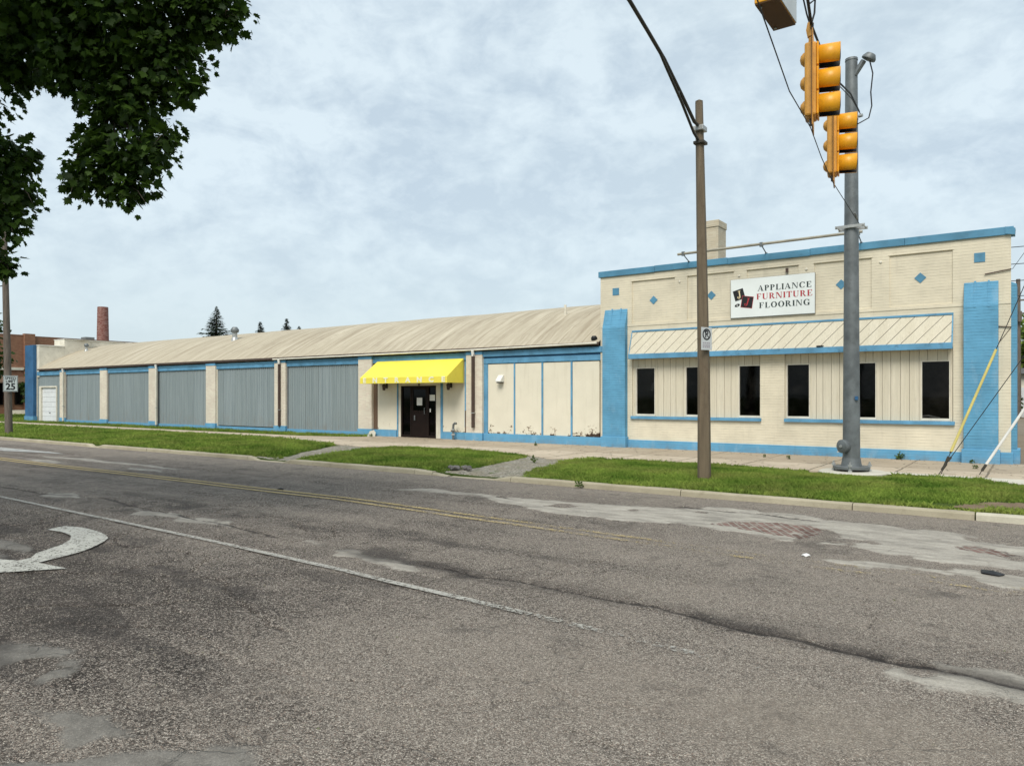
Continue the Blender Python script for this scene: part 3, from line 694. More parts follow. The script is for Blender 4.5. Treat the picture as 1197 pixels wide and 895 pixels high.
def grass():
    V = []; tone = []
    def blades(poly, xr, yr, dens, h, w):
        n = int(dens*(xr[1]-xr[0])*(yr[1]-yr[0]))
        x = rng.uniform(*xr, n); y = rng.uniform(*yr, n)
        # uneven stand: thicker in clumps, ragged at the edges
        cl = vnoise(x, y, 2.2, 71); e = sdf(x, y, poly) + .28*(vnoise(x, y, 3.5, 72)-.45)
        bare = np.zeros(n)
        for bx, by, br in ((-.1,-8.4,.75),(-1.0,-8.75,.5),(-11.3,-8.6,.4)): bare = np.maximum(bare, np.exp(-(((x-bx)/br)**2+((y-by)/(br*.45))**2)))
        e = np.where(((x+3.3)/.86)**2+((y+4.80)/.72)**2 < 1, -1, e)
        k = (e > 0) & (rng.random(n) < .35+1.1*cl) & (bare < .22+.35*rng.random(n)); x = x[k]; y = y[k]; cl = cl[k]; e = e[k]; n = len(x)
        z = lawn_z(x, y)
        hh = h*(.45+.9*rng.random(n))*(.55+.9*cl)*(1+.35*np.exp(-(e/.15)**2)*(rng.random(n) > .6)); a = rng.uniform(0, 2*np.pi, n); ln = rng.uniform(.2, .95, n)*hh
        la = rng.uniform(0, 2*np.pi, n)
        dx, dy = np.cos(a)*w/2, np.sin(a)*w/2
        b0 = np.stack([x-dx, y-dy, z-.01], 1); b1 = np.stack([x+dx, y+dy, z-.01], 1)
        mx, my = x+np.cos(la)*ln*.35, y+np.sin(la)*ln*.35
        m1 = np.stack([mx+dx*.7, my+dy*.7, z+hh*.6], 1); tp = np.stack([x+np.cos(la)*ln, y+np.sin(la)*ln, z+hh*.97], 1)
        V.append(np.stack([b0, b1, m1, tp], 1)); tone.append(np.clip(.42+.42*(rng.random(n)-.5)+1.3*(vnoise(x, y, 1.3, 77)-.5)+.5*(cl-.5), 0, .95) + .05*(rng.random(n) > .97))
    blades(GR['R'], (-10.3, 1.2), (-9.15, -4.1), 3600, .062, .009)
    blades(GR['B'], (-18., -10.8), (-9.15, -3.6), 2400, .062, .012)
    blades(GR['L'], (-36., -17.3), (-9.15, -3.0), 1100, .085, .018)
    blades(GR['L'], (-75., -36.), (-9.1, -2.9), 260, .09, .035)
    blades(GR['W'], (-57, -22.7), (-1.75, -.1), 900, .085, .018)
    blades(GR['F'], (-77.5, -57.), (-1.7, 12), 120, .12, .05)
    V = np.concatenate(V); n = len(V); tone = np.repeat(np.concatenate(tone), 4)
    me = np_mesh(V.reshape(-1, 3), np.full(n, 4), np.arange(4*n)); fattr(me, 'tone', tone)
    o = stuff(link('grass', me, M['grass'])); tag(o, 'short green mown grass on the verge between kerb and sidewalk', 'grass')
grass()

# ------------------------------------------------------------------ showroom (front building)
SR = thing('showroom_building', 'tall cream painted brick shop front with blue coping, blue buttresses and six dark windows', 'building', (-6.3, 0, 0))
def relief(xs, zs, depth, y0=0.):
    """front skin of a wall with recessed fields: depth(ix,iz) -> set-back in metres"""
    m = MB(); nx, nz = len(xs)-1, len(zs)-1
    D = [[depth((xs[i]+xs[i+1])/2, (zs[j]+zs[j+1])/2) for j in range(nz)] for i in range(nx)]
    for i in range(nx):
        for j in range(nz):
            a, b, c, d = xs[i], xs[i+1], zs[j], zs[j+1]; y = y0+D[i][j]
            if D[i][j] != .1601: m.add([(a,y,c),(b,y,c),(b,y,d),(a,y,d)], [(0,1,2,3)])
            if i+1 < nx and D[i+1][j] != D[i][j]:
                y2 = y0+D[i+1][j]; m.add([(b,y,c),(b,y2,c),(b,y2,d),(b,y,d)], [(0,1,2,3)])
            if j+1 < nz and D[i][j+1] != D[i][j]:
                y2 = y0+D[i][j+1]; m.add([(a,y,d),(b,y,d),(b,y2,d),(a,y2,d)], [(0,1,2,3)])
    return m
bays = [(-10.86,-6.67),(-5.97,-1.74)]
fields = [(-10.87,-9.37),(-8.95,-7.47),(-7.07,-5.58),(-5.15,-3.66),(-3.22,-1.75)]
xs = sorted({-12.04,-.5} | {v for b in bays for v in b} | {v for f in fields for v in f}); zs = [-.3,1.04,2.98,4.10,5.48,5.72]
HOLE = .1601
def dep(x, z):
    if 1.04 < z < 2.98 and any(a < x < b for a, b in bays): return HOLE
    if 4.10 < z < 5.48 and any(a < x < b for a, b in fields): return .035
    return 0.
w = relief(xs, zs, dep)
w.add([(-12.04,0,-.3),(-12.04,18,-.3),(-12.04,18,5.72),(-12.04,0,5.72)], [(0,1,2,3)])
w.add([(-.5,0,-.3),(-1.5,18,-.3),(-1.5,18,5.72),(-.5,0,5.72)], [(0,1,2,3)])
w.add([(-12.04,18,-.3),(-1.5,18,-.3),(-1.5,18,5.72),(-12.04,18,5.72)], [(0,1,2,3)])
w.add([(-12.04,.3,5.72),(-12.04,0,5.72),(-.5,0,5.72),(-.52,.3,5.72)], [(0,1,2,3)])
w.build('wall', M['cream_brick'], SR)
MB().box(-12.0,-1.6,.3,17.9,5.2,5.3).build('flat_roof', M['roof_flat'], SR)
# soldier course ledge shadow line under the fields, projecting header bricks
m = MB()
for a, b in fields: m.box(a-.03, b+.03, -.010, .0, 5.487, 5.515)
m.box(-12.03,-.5,-.012,.0,4.0,4.075); m.build('ledge', M['cream_brick'], SR, bevel=.004)
# coping in folded metal lengths
m = MB(); x = -12.1
for L in (2.05, 2.4, 2.4, 2.4, 2.42):
    x1 = min(x+L, -.44); j = random.uniform(-.008, .008)
    m.box(x, x1-.004, -.055+j*.5, .36, 5.715+j, 5.915+j); x = x1
m.build('coping', M['blue_coping'], SR, bevel=.01)
m = MB(); m.prism([(-.62,-.075,5.74),(-.42,-.09,5.70),(-.41,-.09,5.86),(-.62,-.07,5.92)], (0,.4,.005)); m.build('coping_flap', M['blue_coping'], SR)
# buttresses
def buttress(x0, x1):
    p = .2; o = .045
    b = MB(); b.prism([(x0,-p,.0),(x0,-p,3.98),(x0,-.005,4.6),(x0,.05,4.6),(x0,.05,0)], (x1-x0,0,0)); t = b.build('buttress', M['blue_brick'], SR, bevel=.012)
    b = MB(); b.box(x0-.04, x1+.04, -p-o, -.002, -.2, .36); b.build('buttress_foot', M['blue_plinth'], t, bevel=.01)
    c = MB(); wd = x1-x0
    for f0, f1 in ((.30,.36),(.70,.75)): c.prism([(x0+wd*f0,-p-.012,3.95),(x0+wd*f1,-p-.012,3.95),(x0+wd*f1,-.02,4.62),(x0+wd*f0,-.02,4.62)], (0,.02,.012))
    c.build('buttress_ridge', M['blue_brick'], t)
buttress(-11.87,-11.03); buttress(-1.50,-.76)
b = MB(); b.prism([(-.6,.25,0),(-.385,.25,0),(-.385,.25,4.52),(-.6,.25,4.62)], (0,.8,0)); sb = b.build('buttress', M['blue_brick'], SR, bevel=.01)
b = MB(); b.box(-.6,-.32,.21,1.09,-.2,.36); b.build('buttress_foot', M['blue_plinth'], sb, bevel=.01)
for bx in ((-10.99,-1.54,-.04,-.001,-.2,.27),(-.72,-.46,-.075,-.001,-.2,.30),(-.499,-.455,0.002,.205,-.2,.30)): MB().box(*bx).build('plinth', M['blue_plinth'], SR, bevel=.008)
# windows, boards, sills
wins = [(-10.72,-10.08),(-9.0,-8.36),(-7.31,-6.69),(-5.90,-5.30),(-4.21,-3.57),(-2.45,-1.83)]
ZB, ZT = 1.12, 2.61
for bi, (a, b) in enumerate(bays):
    m = MB(); ww = [w_ for w_ in wins if a-.01 < w_[0] < b]
    x = a+.004; i = 0
    bw = [.20,.235,.215,.225,.19,.23]
    while x < b-.01:
        x1 = min(x+bw[i % 6]+random.uniform(-.015,.015), b-.004); i += 1
        segs = [(1.05, 2.975)]; xa, xb = x, x1-.009
        # cut the boards round the openings
        cuts = [x]
        for (p, q) in ww:
            p2, q2 = p-.026, q+.026
            for c in (p2, q2):
                if x < c < x1: cuts.append(c)
        cuts = sorted(cuts)+[x1]
        for u, v in zip(cuts[:-1], cuts[1:]):
            mid = (u+v)/2; inw = any(p-.026 < mid < q+.026 for p, q in ww); e = .009 if v == x1 else .0
            y = .045+random.uniform(-.003,.003)
            if v-e-u < .012: continue
            if inw: m.box(u, v-e, y, .12, ZT+.026, 2.975)
            else: m.box(u, v-e, y, .12, 1.05, 2.975)
        x = x1
    m.build('board_cladding', M['boards'], SR)
    m = MB(); edges = [a+.002]+[v for p, q in ww for v in (max(p-.03, a+.002), min(q+.03, b-.002))]+[b-.002]
    for u, v in zip(edges[::2], edges[1::2]):
        if v-u > .01: m.box(u, v, .121, .155, 1.045, 2.978)
    for p, q in ww: m.box(max(p-.03, a+.002)+.0005, min(q+.03, b-.002)-.0005, .121, .155, ZT+.022, 2.978)
    m.build('board_backing', M['door_frame'], SR)
for k, (a, b) in enumerate(wins):
    f = MB(); t = .024; bb = min(b+t, -6.674) if k == 2 else b+t; aa = max(a-t, -5.968) if k == 3 else a-t
    f.box(aa, a, .030, .11, ZB-.065, ZT+t); f.box(b, bb, .030, .11, ZB-.065, ZT+t); f.box(a, b, .030, .11, ZT, ZT+t); f.box(a, b, .030, .11, ZB-.065, ZB)
    fr = f.build('window', M['trim_cream'], SR)
    g = MB(); g.add([(a,.09,ZB),(b,.09,ZB),(b,.09,ZT),(a,.09,ZT)], [(0,1,2,3)]); g.build('pane', M['clear_glass'], fr)
for a, b in ((-10.89,-6.64),(-5.97,-1.70)):
    m = MB(); m.box(a, b, -.075, .028, .955, 1.05); m.build('window_sill', M['blue_wood'], SR, bevel=.006)
# what can be made out inside
MB().box(-11.9,-1.0,.4,7.0,-.02,.01).build('floor', M['interior'], SR); MB().box(-11.9,-1.0,7.0,7.1,.0,5.1).build('back_wall', M['interior'], SR)
for q in ((-10.55,1.2,1.9,.12,.28),(-8.1,2.6,1.6,.1,.12)):
    m = MB(); m.lathe([(0,q[4]),(q[3]*.7,q[4]),(q[3],0),(0,0)], (q[0]-.1,q[1],q[2]), n=12); m.tube([(q[0]-.1,q[1],q[2]+q[4]),(q[0]-.1,q[1],5.15)], .012, 5); m.build('ceiling_lamp', M['white_trim'], SR)
MB().box(-5.6,-3.6,2.2,2.4,2.86,2.92).build('tube_lamp', M['white_trim'], SR)
m = MB(); m.tube([(-3.0,1.1,.9),(-2.75,1.0,1.12),(-2.4,1.0,1.16),(-2.15,1.05,1.1),(-2.0,1.15,.9)], .03, 8); m.tube([(-2.9,1.2,.8),(-2.5,1.1,.95),(-2.05,1.2,.8)], .025, 8); m.build('chair_back', M['white_trim'], SR)
# pent canopy with slanting boards
def clip(poly, f):
    out = []
    for i in range(len(poly)):
        p, q = poly[i], poly[(i+1) % len(poly)]; a, b = f(p), f(q)
        if a >= 0: out.append(p)
        if (a >= 0) != (b >= 0): t = a/(a-b); out.append((p[0]+(q[0]-p[0])*t, p[1]+(q[1]-p[1])*t))
    return out
cx0, cx1 = -10.84, -1.76; yb, zb, zt = -.24, 3.07, 3.80; SL = math.hypot(yb, zt-zb)
def slope(s_, t_, d=0.): return (cx0+s_, yb*(1-t_/SL)-d*(zt-zb)/SL, zb+(zt-zb)*t_/SL+d*yb/SL*-1)
pc = MB().prism([(cx0,yb,zb),(cx0,-.003,zt),(cx0,-.003,zb)], (cx1-cx0,0,0)).build('pent_canopy', M['door_frame'], SR)
m = MB(); W = cx1-cx0; s0 = -.8; i = 0
while s0 < W:
    wd = .335+random.uniform(-.012,.012); g = .017
    poly = [(s0, 0), (s0+wd-g, 0), (s0+wd-g+.66*SL/.77, SL), (s0+.66*SL/.77, SL)]
    for f in (lambda p: p[0], lambda p: W-p[0]): poly = clip(poly, f) if poly else poly
    if len(poly) > 2:
        d = .014+random.uniform(0,.004); q = [slope(a, b, d) for a, b in poly]; nrm = Vector(slope(0,0,0))-Vector(slope(0,0,.013)); m.prism(q, nrm)
    s0 += wd
m.build('canopy_boards', M['boards'], pc)
m = MB(); m.box(cx0-.03, cx1+.03, yb-.05, yb+.02, 2.915, 3.075); m.box(cx0-.02, cx1+.03, -.035, -.004, zt+.005, zt+.06)
m.prism([(cx1,yb-.03,zb+.002),(cx1,-.03,zt+.004),(cx1,-.03,zt-.09),(cx1,yb+.02,zb+.002)], (.03,0,0)); m.prism([(cx0-.03,yb-.03,zb+.002),(cx0-.03,-.03,zt+.004),(cx0-.03,-.03,zt-.09),(cx0-.03,yb+.02,zb+.002)], (.03,0,0))
m.build('canopy_trim', M['blue_wood'], pc, bevel=.005)
m = MB(); m.box(cx0, cx1, yb+.022, .0-.003, 2.925, 3.065); m.build('soffit', M['boards'], pc)
# blue tiles set in the brick
for x, z in ((-10.11,4.82),(-8.18,4.82),(-4.44,4.83),(-2.49,4.83)):
    r = .14; m = MB(); m.prism([(x-r,.038,z),(x,.038,z-r),(x+r,.038,z),(x,.038,z+r)], (0,-.016,0)); m.build('wall_tile', M['blue_coping'], SR)
for x, z in ((-11.46,5.2),(-1.16,5.22)):
    r = .118; m = MB(); m.box(x-r, x+r, -.014, .003, z-r, z+r); m.build('wall_tile', M['blue_coping'], SR)
# small wall fixings, old pipe on the right of the wall
for pa, pb, pr in (((-1.05,-.03,4.78),(-.49,-.03,4.86),.014),((-.78,-.02,3.45),(-.49,-.03,3.42),.012),((-.78,-.012,3.0),(-.5,-.012,3.41),.006)):
    MB().tube([pa, pb], pr, 6).build('wall_pipe', M['brown_metal'], SR)
for x, z in ((-9.2,5.33),(-7.3,5.33),(-5.36,5.34),(-3.43,5.34)):
    m = MB(); m.lathe([(.0,.0),(.035,.0),(.035,.02),(.022,.03),(0,.032)], (x,.0,z), (0,-1,0), 10); m.build('anchor_plate', M['trim_cream'], SR)
m = MB(); m.box(-5.93,-5.86,-.05,.0,5.30,5.42); m.build('wall_bracket', M['brown_metal'], SR)
m = MB(); m.box(-5.02,-4.86,yb-.07,yb-.05,3.085,3.12); m.tube([(-5.03,yb-.03,3.09),(-4.84,yb-.03,3.11)], .014, 6); m.build('canopy_clip', M['black_metal'], pc)
# roof chimney (stands behind the parapet)
ch = MB().box(-10.58,-9.75,5.0,5.85,5.3,8.1).build('chimney', M['chimney_cream'], SR, bevel=.01)
MB().box(-10.61,-9.72,4.97,5.88,8.102,8.36).build('chimney_cap', M['chimney_cream'], ch, bevel=.02)
# sign light rail
rl = thing('light_rail', 'long thin grey conduit rail on brackets above the blue coping of the shop front', 'rail', (-6.5, 0, 5.91))
MB().tube([(-9.06,-.5,6.1),(-3.80,-.5,6.13)], .04, 10).build('rail', M['rail_tan'], rl, True)
for x in (-8.88,-6.49,-3.91):
    m = MB(); m.tube([(x,-.5,6.08),(x,-.03,5.925)], .016, 6); m.tube([(x,-.5,6.04),(x,-.5,6.16)], .055, 8); m.box(x-.03,x+.03,-.062,.02,5.913,5.935); m.build('rail_bracket', M['galv'], rl)

# ------------------------------------------------------------------ store sign with serif lettering
SG = thing('store_sign', 'white rectangular store sign with appliance furniture flooring lettering and two tilted black squares', 'sign', (-6.33, -.01, 4.06))
sx0, sx1, sz0, sz1 = -7.54, -5.12, 4.065, 5.215
MB().box(sx0, sx1, -.06, -.016, sz0, sz1).build('sign_board', M['sign_white'], SG, bevel=.004)
MB().box(sx0-.008, sx1+.008, -.052, -.014, sz0-.012, sz1+.004).build('sign_backing', M['galv'], SG)
S_, TH, SF = .19, .055, .055
def ell(cx, cy, rx, ry, a0, a1, n=14): return [(cx+rx*math.cos(a0+(a1-a0)*k/n), cy+ry*math.sin(a0+(a1-a0)*k/n)) for k in range(n+1)]
def rect(a, b, c, d): return [(a,c),(b,c),(b,d),(a,d)]
def ringq(o, i): return [[o[k], o[k+1], i[k+1], i[k]] for k in range(len(o)-1)]
def stem(x, w_=S_, top=True, bot=True):
    r = [rect(x, x+w_, 0, 1)]
    if bot: r.append(rect(x-SF, x+w_+SF, 0, .05))
    if top: r.append(rect(x-SF, x+w_+SF, .95, 1))
    return r
def bowlP(x): return ringq(ell(x, .73, .36, .27, -math.pi/2, math.pi/2), ell(x, .73, .17, .22, -math.pi/2, math.pi/2))
def glyph(ch):
    p = math.pi
    if ch == 'I': return stem(.07), .33
    if ch == 'L': return stem(.07)+[rect(.26,.62,0,.06),[(.52,.06),(.62,.06),(.62,.3),(.59,.3)]], .66
    if ch in 'EF':
        g = stem(.07)+[rect(.26,.62,.94,1),[(.52,.94),(.59,.7),(.62,.7),(.62,.94)],rect(.26,.46,.48,.54),rect(.43,.47,.4,.62)]
        if ch == 'E': g += [rect(.26,.64,0,.06),[(.54,.06),(.64,.06),(.64,.3),(.61,.3)]]
        return g, .68
    if ch == 'P': return stem(.07)+bowlP(.26), .66
    if ch == 'R': return stem(.07)+bowlP(.26)+[[(.33,.47),(.48,.47),(.76,.0),(.56,.0)],rect(.54,.8,0,.05)], .80
    if ch == 'A': return [[(.04,0),(.10,0),(.42,1),(.36,1)],[(.52,0),(.74,0),(.44,1),(.34,1)],rect(.18,.56,.28,.34),rect(-.02,.20,0,.05),rect(.46,.82,0,.05)], .82
    if ch == 'N': return [rect(.08,.14,0,1),rect(-.02,.22,0,.05),rect(-.02,.2,.95,1),[(.06,1),(.26,1),(.74,0),(.62,0)],rect(.68,.74,0,1),rect(.6,.82,.95,1)], .84
    if ch == 'U': return [rect(.07,.07+S_,.3,1),rect(.01,.32,.95,1),rect(.62,.68,.3,1),rect(.54,.76,.95,1)]+ringq(ell(.375,.3,.305,.31,p,2*p),ell(.44,.3,.18,.25,p,2*p)), .80
    if ch == 'T': return stem(.27, S_, False)+[rect(.03,.70,.94,1),[(.03,.94),(.13,.94),(.06,.7),(.03,.7)],[(.60,.94),(.70,.94),(.70,.7),(.67,.7)]], .73
    if ch == 'O': return ringq(ell(.42,.5,.40,.52,0,2*p,24),ell(.42,.5,.20,.46,0,2*p,24)), .84
    if ch in 'CG':
        g = ringq(ell(.42,.5,.40,.52,.22*p,1.80*p,20),ell(.44,.5,.22,.46,.2*p,1.82*p,20))+[[(.66,.72),(.74,.66),(.74,1.0),(.70,1.0)]]
        if ch == 'G': g += [rect(.58,.58+S_,.0,.42),rect(.50,.84,.40,.45)]
        return g, .82
    if ch == 'J': return [rect(.34,.34+.17,.24,1),rect(.2,.62,.94,1)]+ringq(ell(.28,.24,.23,.26,0,-p),ell(.24,.24,.10,.20,0,-p))+[ell(.13,.22,.09,.09,0,2*p,10)[:-1]], .66
    return [], .4
def lettering(word, x0, x1, zc, h, mat, name):
    gs = [glyph(c) for c in word]; tot = sum(g[1] for g in gs)+.10*(len(gs)-1); sc = (x1-x0)/(tot*1.); m = MB(); cx = 0.; k = 0
    for polys, wd in gs:
        for p in polys:
            y = -.0625-.00012*k; k += 1; k %= 24
            m.add([(x0+(cx+a)*sc, y, zc-h/2+b*h) for a, b in p], [tuple(range(len(p)))])
        cx += wd+.10
    o = m.build(name, mat, SG); return o
W_, H_ = sx1-sx0, sz1-sz0
lettering('APPLIANCE', sx0+W_*.335, sx0+W_*.965, sz1-H_*.275, .165, M['sign_green'], 'lettering')
lettering('FURNITURE', sx0+W_*.320, sx0+W_*.975, sz1-H_*.487, .172, M['sign_red'], 'lettering')
lettering('FLOORING', sx0+W_*.352, sx0+W_*.945, sz1-H_*.715, .165, M['sign_green'], 'lettering')
def logo(cx, cz, side, ang, matJ, rim):
    ca, sa = math.cos(ang), math.sin(ang)
    def tr(a, b, y): return (cx+a*ca-b*sa, y, cz+a*sa+b*ca)
    if rim:
        q = side/2+.012; m = MB(); m.add([tr(*p, -.0650) for p in ((-q,-q),(q,-q),(q,q),(-q,q))], [(0,1,2,3)]); m.build('logo_rim', M['sign_red'], SG)
    q = side/2; y0 = -.0665 if rim else -.0640
    m = MB(); m.add([tr(*p, y0) for p in ((-q,-q),(q,-q),(q,q),(-q,q))], [(0,1,2,3)]); m.build('logo_square', M['sign_black'], SG)
    g, wd = glyph('J'); m = MB(); h = side*.72
    for i, p in enumerate(g): m.add([tr((a-.34)*h*.9+(b-.5)*h*.12, (b-.5)*h, y0-.0008-.0001*i) for a, b in p], [tuple(range(len(p)))])
    m.build('logo_letter', matJ, SG)
logo(sx0+W_*.105, sz1-H_*.40, .315, R(15), M['sign_cream'], False)
logo(sx0+W_*.205, sz1-H_*.605, .325, R(-9), M['sign_red'], True)
m = MB(); m.add([(sx0+W_*.082+a, -.0638, sz1-H_*.675+b+.25*a) for a, b in ell(0,0,.078,.045,0,2*math.pi,20)[:-1]], [tuple(range(20))]); m.build('logo_dot', M['sign_black'], SG)
text_mesh('&', .075, (sx0+W_*.082, -.0648, sz1-H_*.675), Matrix.Rotation(R(90), 3, 'X'), M['sign_white'], SG, 'logo_ampersand')

# ------------------------------------------------------------------ warehouse (long building)
WH = thing('warehouse_building', 'long low warehouse with streaked tan curved roof and blue grey metal bays', 'building', (-34, 0, 0))
MB().box(-56.7,-12.045,.30,18.6,-.3,3.46).build('wall', M['cream_brick'], WH)
# roof
prof = [(-.11,3.535),(-.02,3.60),(.6,3.97),(1.2,4.29),(1.8,4.58),(2.4,4.86),(3.0,5.06),(3.6,5.24),(4.8,5.48),(6.2,5.655),(8,5.80),(9.5,5.85),(11,5.8),(14,5.3),(17,4.2),(19,3.47)]
def roof():
    xs_ = np.arange(-55.2,-12.04,.6); xs_ = np.append(xs_,-12.046); py = np.array(prof); X = np.repeat(xs_, len(prof)); Y = np.tile(py[:,0], len(xs_)); Z = np.tile(py[:,1], len(xs_))
    Z = Z + .05*(vnoise(X, Y, .25, 81, 3)-.5)*sm(Y, .2, 2.)
    nx, ny = len(xs_), len(prof); i = np.arange(nx*ny).reshape(nx, ny)
    me = np_mesh(np.stack([X, Y, Z], 1), np.full((nx-1)*(ny-1), 4), np.stack([i[:-1,:-1], i[1:,:-1], i[1:,1:], i[:-1,1:]], -1).reshape(-1))
    return link('roof', me, M['roof'], WH, smooth=True)
rf = roof()
m = MB(); m.box(-55.2,-12.05,-.128,-.095,3.44,3.54); m.build('eave_fascia', M['brown_metal'], WH)
m = MB(); m.box(-55.2,-12.05,-.094,.31,3.475,3.495); m.build('soffit', M['door_frame'], WH)
m = MB(); m.tube([(-29.6,-.165,3.45),(-17.2,-.165,3.46),(-12.1,-.165,3.50)], .035, 8); m.build('gutter', M['trim_cream'], WH, True)
def vent(x, y, z0, z1, r, capw=1.7):
    m = MB(); h = z1-z0
    m.lathe([(r*1.5,-.1),(r*1.2,h*.18),(r,h*.22),(r,h*.62),(0,h*.62)], (x,y,z0), n=14); v = m.build('roof_vent', M['galv_light'], rf, True)
    m = MB(); m.lathe([(0,h*.55),(r*1.5,h*.58),(r*capw,h*.72),(r*capw,h*.80),(r*.9,h),(0,h)], (x,y,z0), n=14); m.build('vent_cap', M['galv'], v, True)
vent(-53.75,2.4,4.84,5.36,.09); vent(-36.45,2.4,4.84,5.56,.135)
m = MB(); m.tube([(-14.9,2.4,4.8),(-14.9,2.4,5.25)], .05, 10); m.build('roof_vent', M['trim_cream'], rf, True)
m = MB(); m.lathe([(.0,.0),(.10,.0),(.115,.06),(.07,.13),(0,.14)], (-12.3,.02,3.63), n=14); m.build('roof_vent', M['black_metal'], rf, True)
# end parapet wall, stepped
m = MB(); m.box(-56.75,-55.2,.0,1.6,3.0,5.14); m.box(-56.75,-55.2,1.602,18.6,3.0,5.66); m.box(-56.75,-55.52,.0,.3,-.3,3.0)
m.build('end_parapet', M['trim_cream'], WH, bevel=.01)
m = MB(); m.box(-56.8,-55.15,-.02,1.57,5.142,5.20); m.box(-56.8,-55.15,1.58,18.6,5.662,5.70); m.build('parapet_coping', M['white_trim'], WH)
ep = MB().box(-56.86,-55.56,-.22,-.002,-.2,5.19).build('end_pilaster', M['blue_navy'], WH, bevel=.01)
MB().box(-56.9,-55.5,-.26,-.004,-.2,.34).build('pilaster_foot', M['blue_wood'], ep)
m = MB(); m.box(-55.0,-54.3,2.6,3.2,5.702,5.86); m.build('roof_box', M['grey_fascia'], WH)
# pilasters: (x0, x1, material)
pil = [(-51.99,-51.27),(-46.63,-45.78),(-40.98,-40.17),(-35.32,-34.47),(-29.62,-28.78),(-23.84,-23.02),(-17.86,-17.08)]
for k, (a, b) in enumerate(pil):
    o = MB().box(a, b, -.07, .298, .30, 3.28).build('pilaster', M['pale_cream_brick'], WH, bevel=.008)
    MB().box(a-.02, b+.02, -.10, .298, -.2, .298).build('pilaster_foot', M['blue_plinth'], o, bevel=.008)
    MB().box(a-.01, b+.01, -.085, .298, 3.282, 3.398).build('pilaster_cap', M['blue_wood'], o, bevel=.005)
def corrug(x0, x1, z0, z1, y, pitch=.15, d=.018):
    m = MB(); x = x0; pts = []
    while x < x1-.001:
        for dx, dy in ((0,0),(.07,0),(.085,d),(.165,d),(.18,0)):
            xx = x+dx*pitch/.19
            if xx < x1: pts.append((xx, y+dy))
        x += pitch
    pts.append((x1, y)); n = len(pts)
    m.add([(p[0],p[1],z0) for p in pts]+[(p[0],p[1],z1) for p in pts], [(i,i+1,n+i+1,n+i) for i in range(n-1)]); return m
cb = [(-51.27,-46.63),(-45.78,-40.98),(-40.17,-35.32),(-34.47,-29.62),(-28.78,-23.84)]
for k, (a, b) in enumerate(cb):
    corrug(a+.01, b-.01, .17 if k != 3 else .22, 3.10, .06).build('metal_panel', M['corrugated'], WH)
    MB().box(a, b, .0, .298, 3.10, 3.37).build('header_beam', M['blue_wood'], WH, bevel=.008)
    m = MB(); m.box(a, b, -.022, -.002, 3.27, 3.375); m.build('header_trim', M['blue_coping'], WH, bevel=.004)
    MB().box(a+.022, b-.022, .0, .298, -.2, .165).build('plinth', M['blue_plinth'], WH, bevel=.008)
    for u, v in ((a+.002, a+.06), (b-.06, b-.002)): MB().box(u, v, .02, .29, .17, 3.098).build('panel_edge', M['trim_cream' if k == 3 else 'grey_fascia'], WH)
# garage bay
a, b = -55.5, -51.99
m = corrug(a, b, 2.38, 3.10, .06); m.v += []; m2 = corrug(a, -54.95+0, .0, 2.38, .06); m3 = corrug(-52.6, b, .0, 2.38, .06)
for q in (m2, m3): m.add(q.v, q.f)
m.build('metal_panel', M['corrugated'], WH)
MB().box(a, b, -.02, .298, 3.10, 3.37).build('header_beam', M['blue_wood'], WH, bevel=.008)
gd = MB(); zz = .03
for k in range(7):
    gd.box(-54.93,-52.69,.10,.14,zz,zz+.312); zz += .322
gdo = gd.build('garage_door', M['garage_white'], WH, bevel=.012)
m = MB(); m.box(-55.2,-54.93,-.0,.15,0,2.38); m.box(-52.69,-52.6,-.0,.15,0,2.38); m.box(-54.93,-52.69,.0,.15,2.285,2.38); m.build('door_jamb', M['trim_cream'], gdo)
MB().tube([(-53.9,.085,.6),(-53.7,.085,.6)], .02, 6).build('handle', M['black_metal'], gdo)
# entrance bay X -23.02 .. -17.86
MB().box(-23.02,-17.86,.0,.298,3.10,3.37).build('header_beam', M['blue_wood'], WH, bevel=.008)
MB().box(-23.018,-22.79,.05,.298,.3,3.098).build('brick_reveal', M['brown_brick'], WH)
for a, b in ((-22.79,-21.64),(-19.14,-18.02)):
    MB().box(a, b, .07, .298, .30, 3.098).build('wall_panel', M['stucco'], WH)
m = MB(); m.box(-21.58,-21.45,.075,.298,.02,3.098); m.box(-19.51,-19.26,.075,.298,.02,3.098); m.box(-21.45,-19.51,.075,.298,2.13,3.098); m.build('door_surround', M['trim_cream'], WH)
for a, b, c in ((-21.64,-21.585,.02),(-19.255,-19.142,.02),(-18.018,-17.862,.5)): MB().box(a, b, .045, .298, c, 3.098).build('blue_strip', M['blue_wood'], WH)
MB().box(-18.0,-17.87,.04,.2,.28,1.15).build('bare_strip', M['brown_brick'], WH)
for a, b in ((-22.98,-21.66),(-19.12,-17.88)): MB().box(a, b, .02, .298, -.2, .29).build('plinth', M['blue_plinth'], WH, bevel=.01)
m = MB(); m.prism([(-23.25,-.125,-.05),(-22.78,-.115,-.05),(-22.74,-.11,.16),(-22.86,-.11,.27),(-23.08,-.115,.22)], (0,.02,0)); m.build('patched_render', M['trim_cream'], WH)
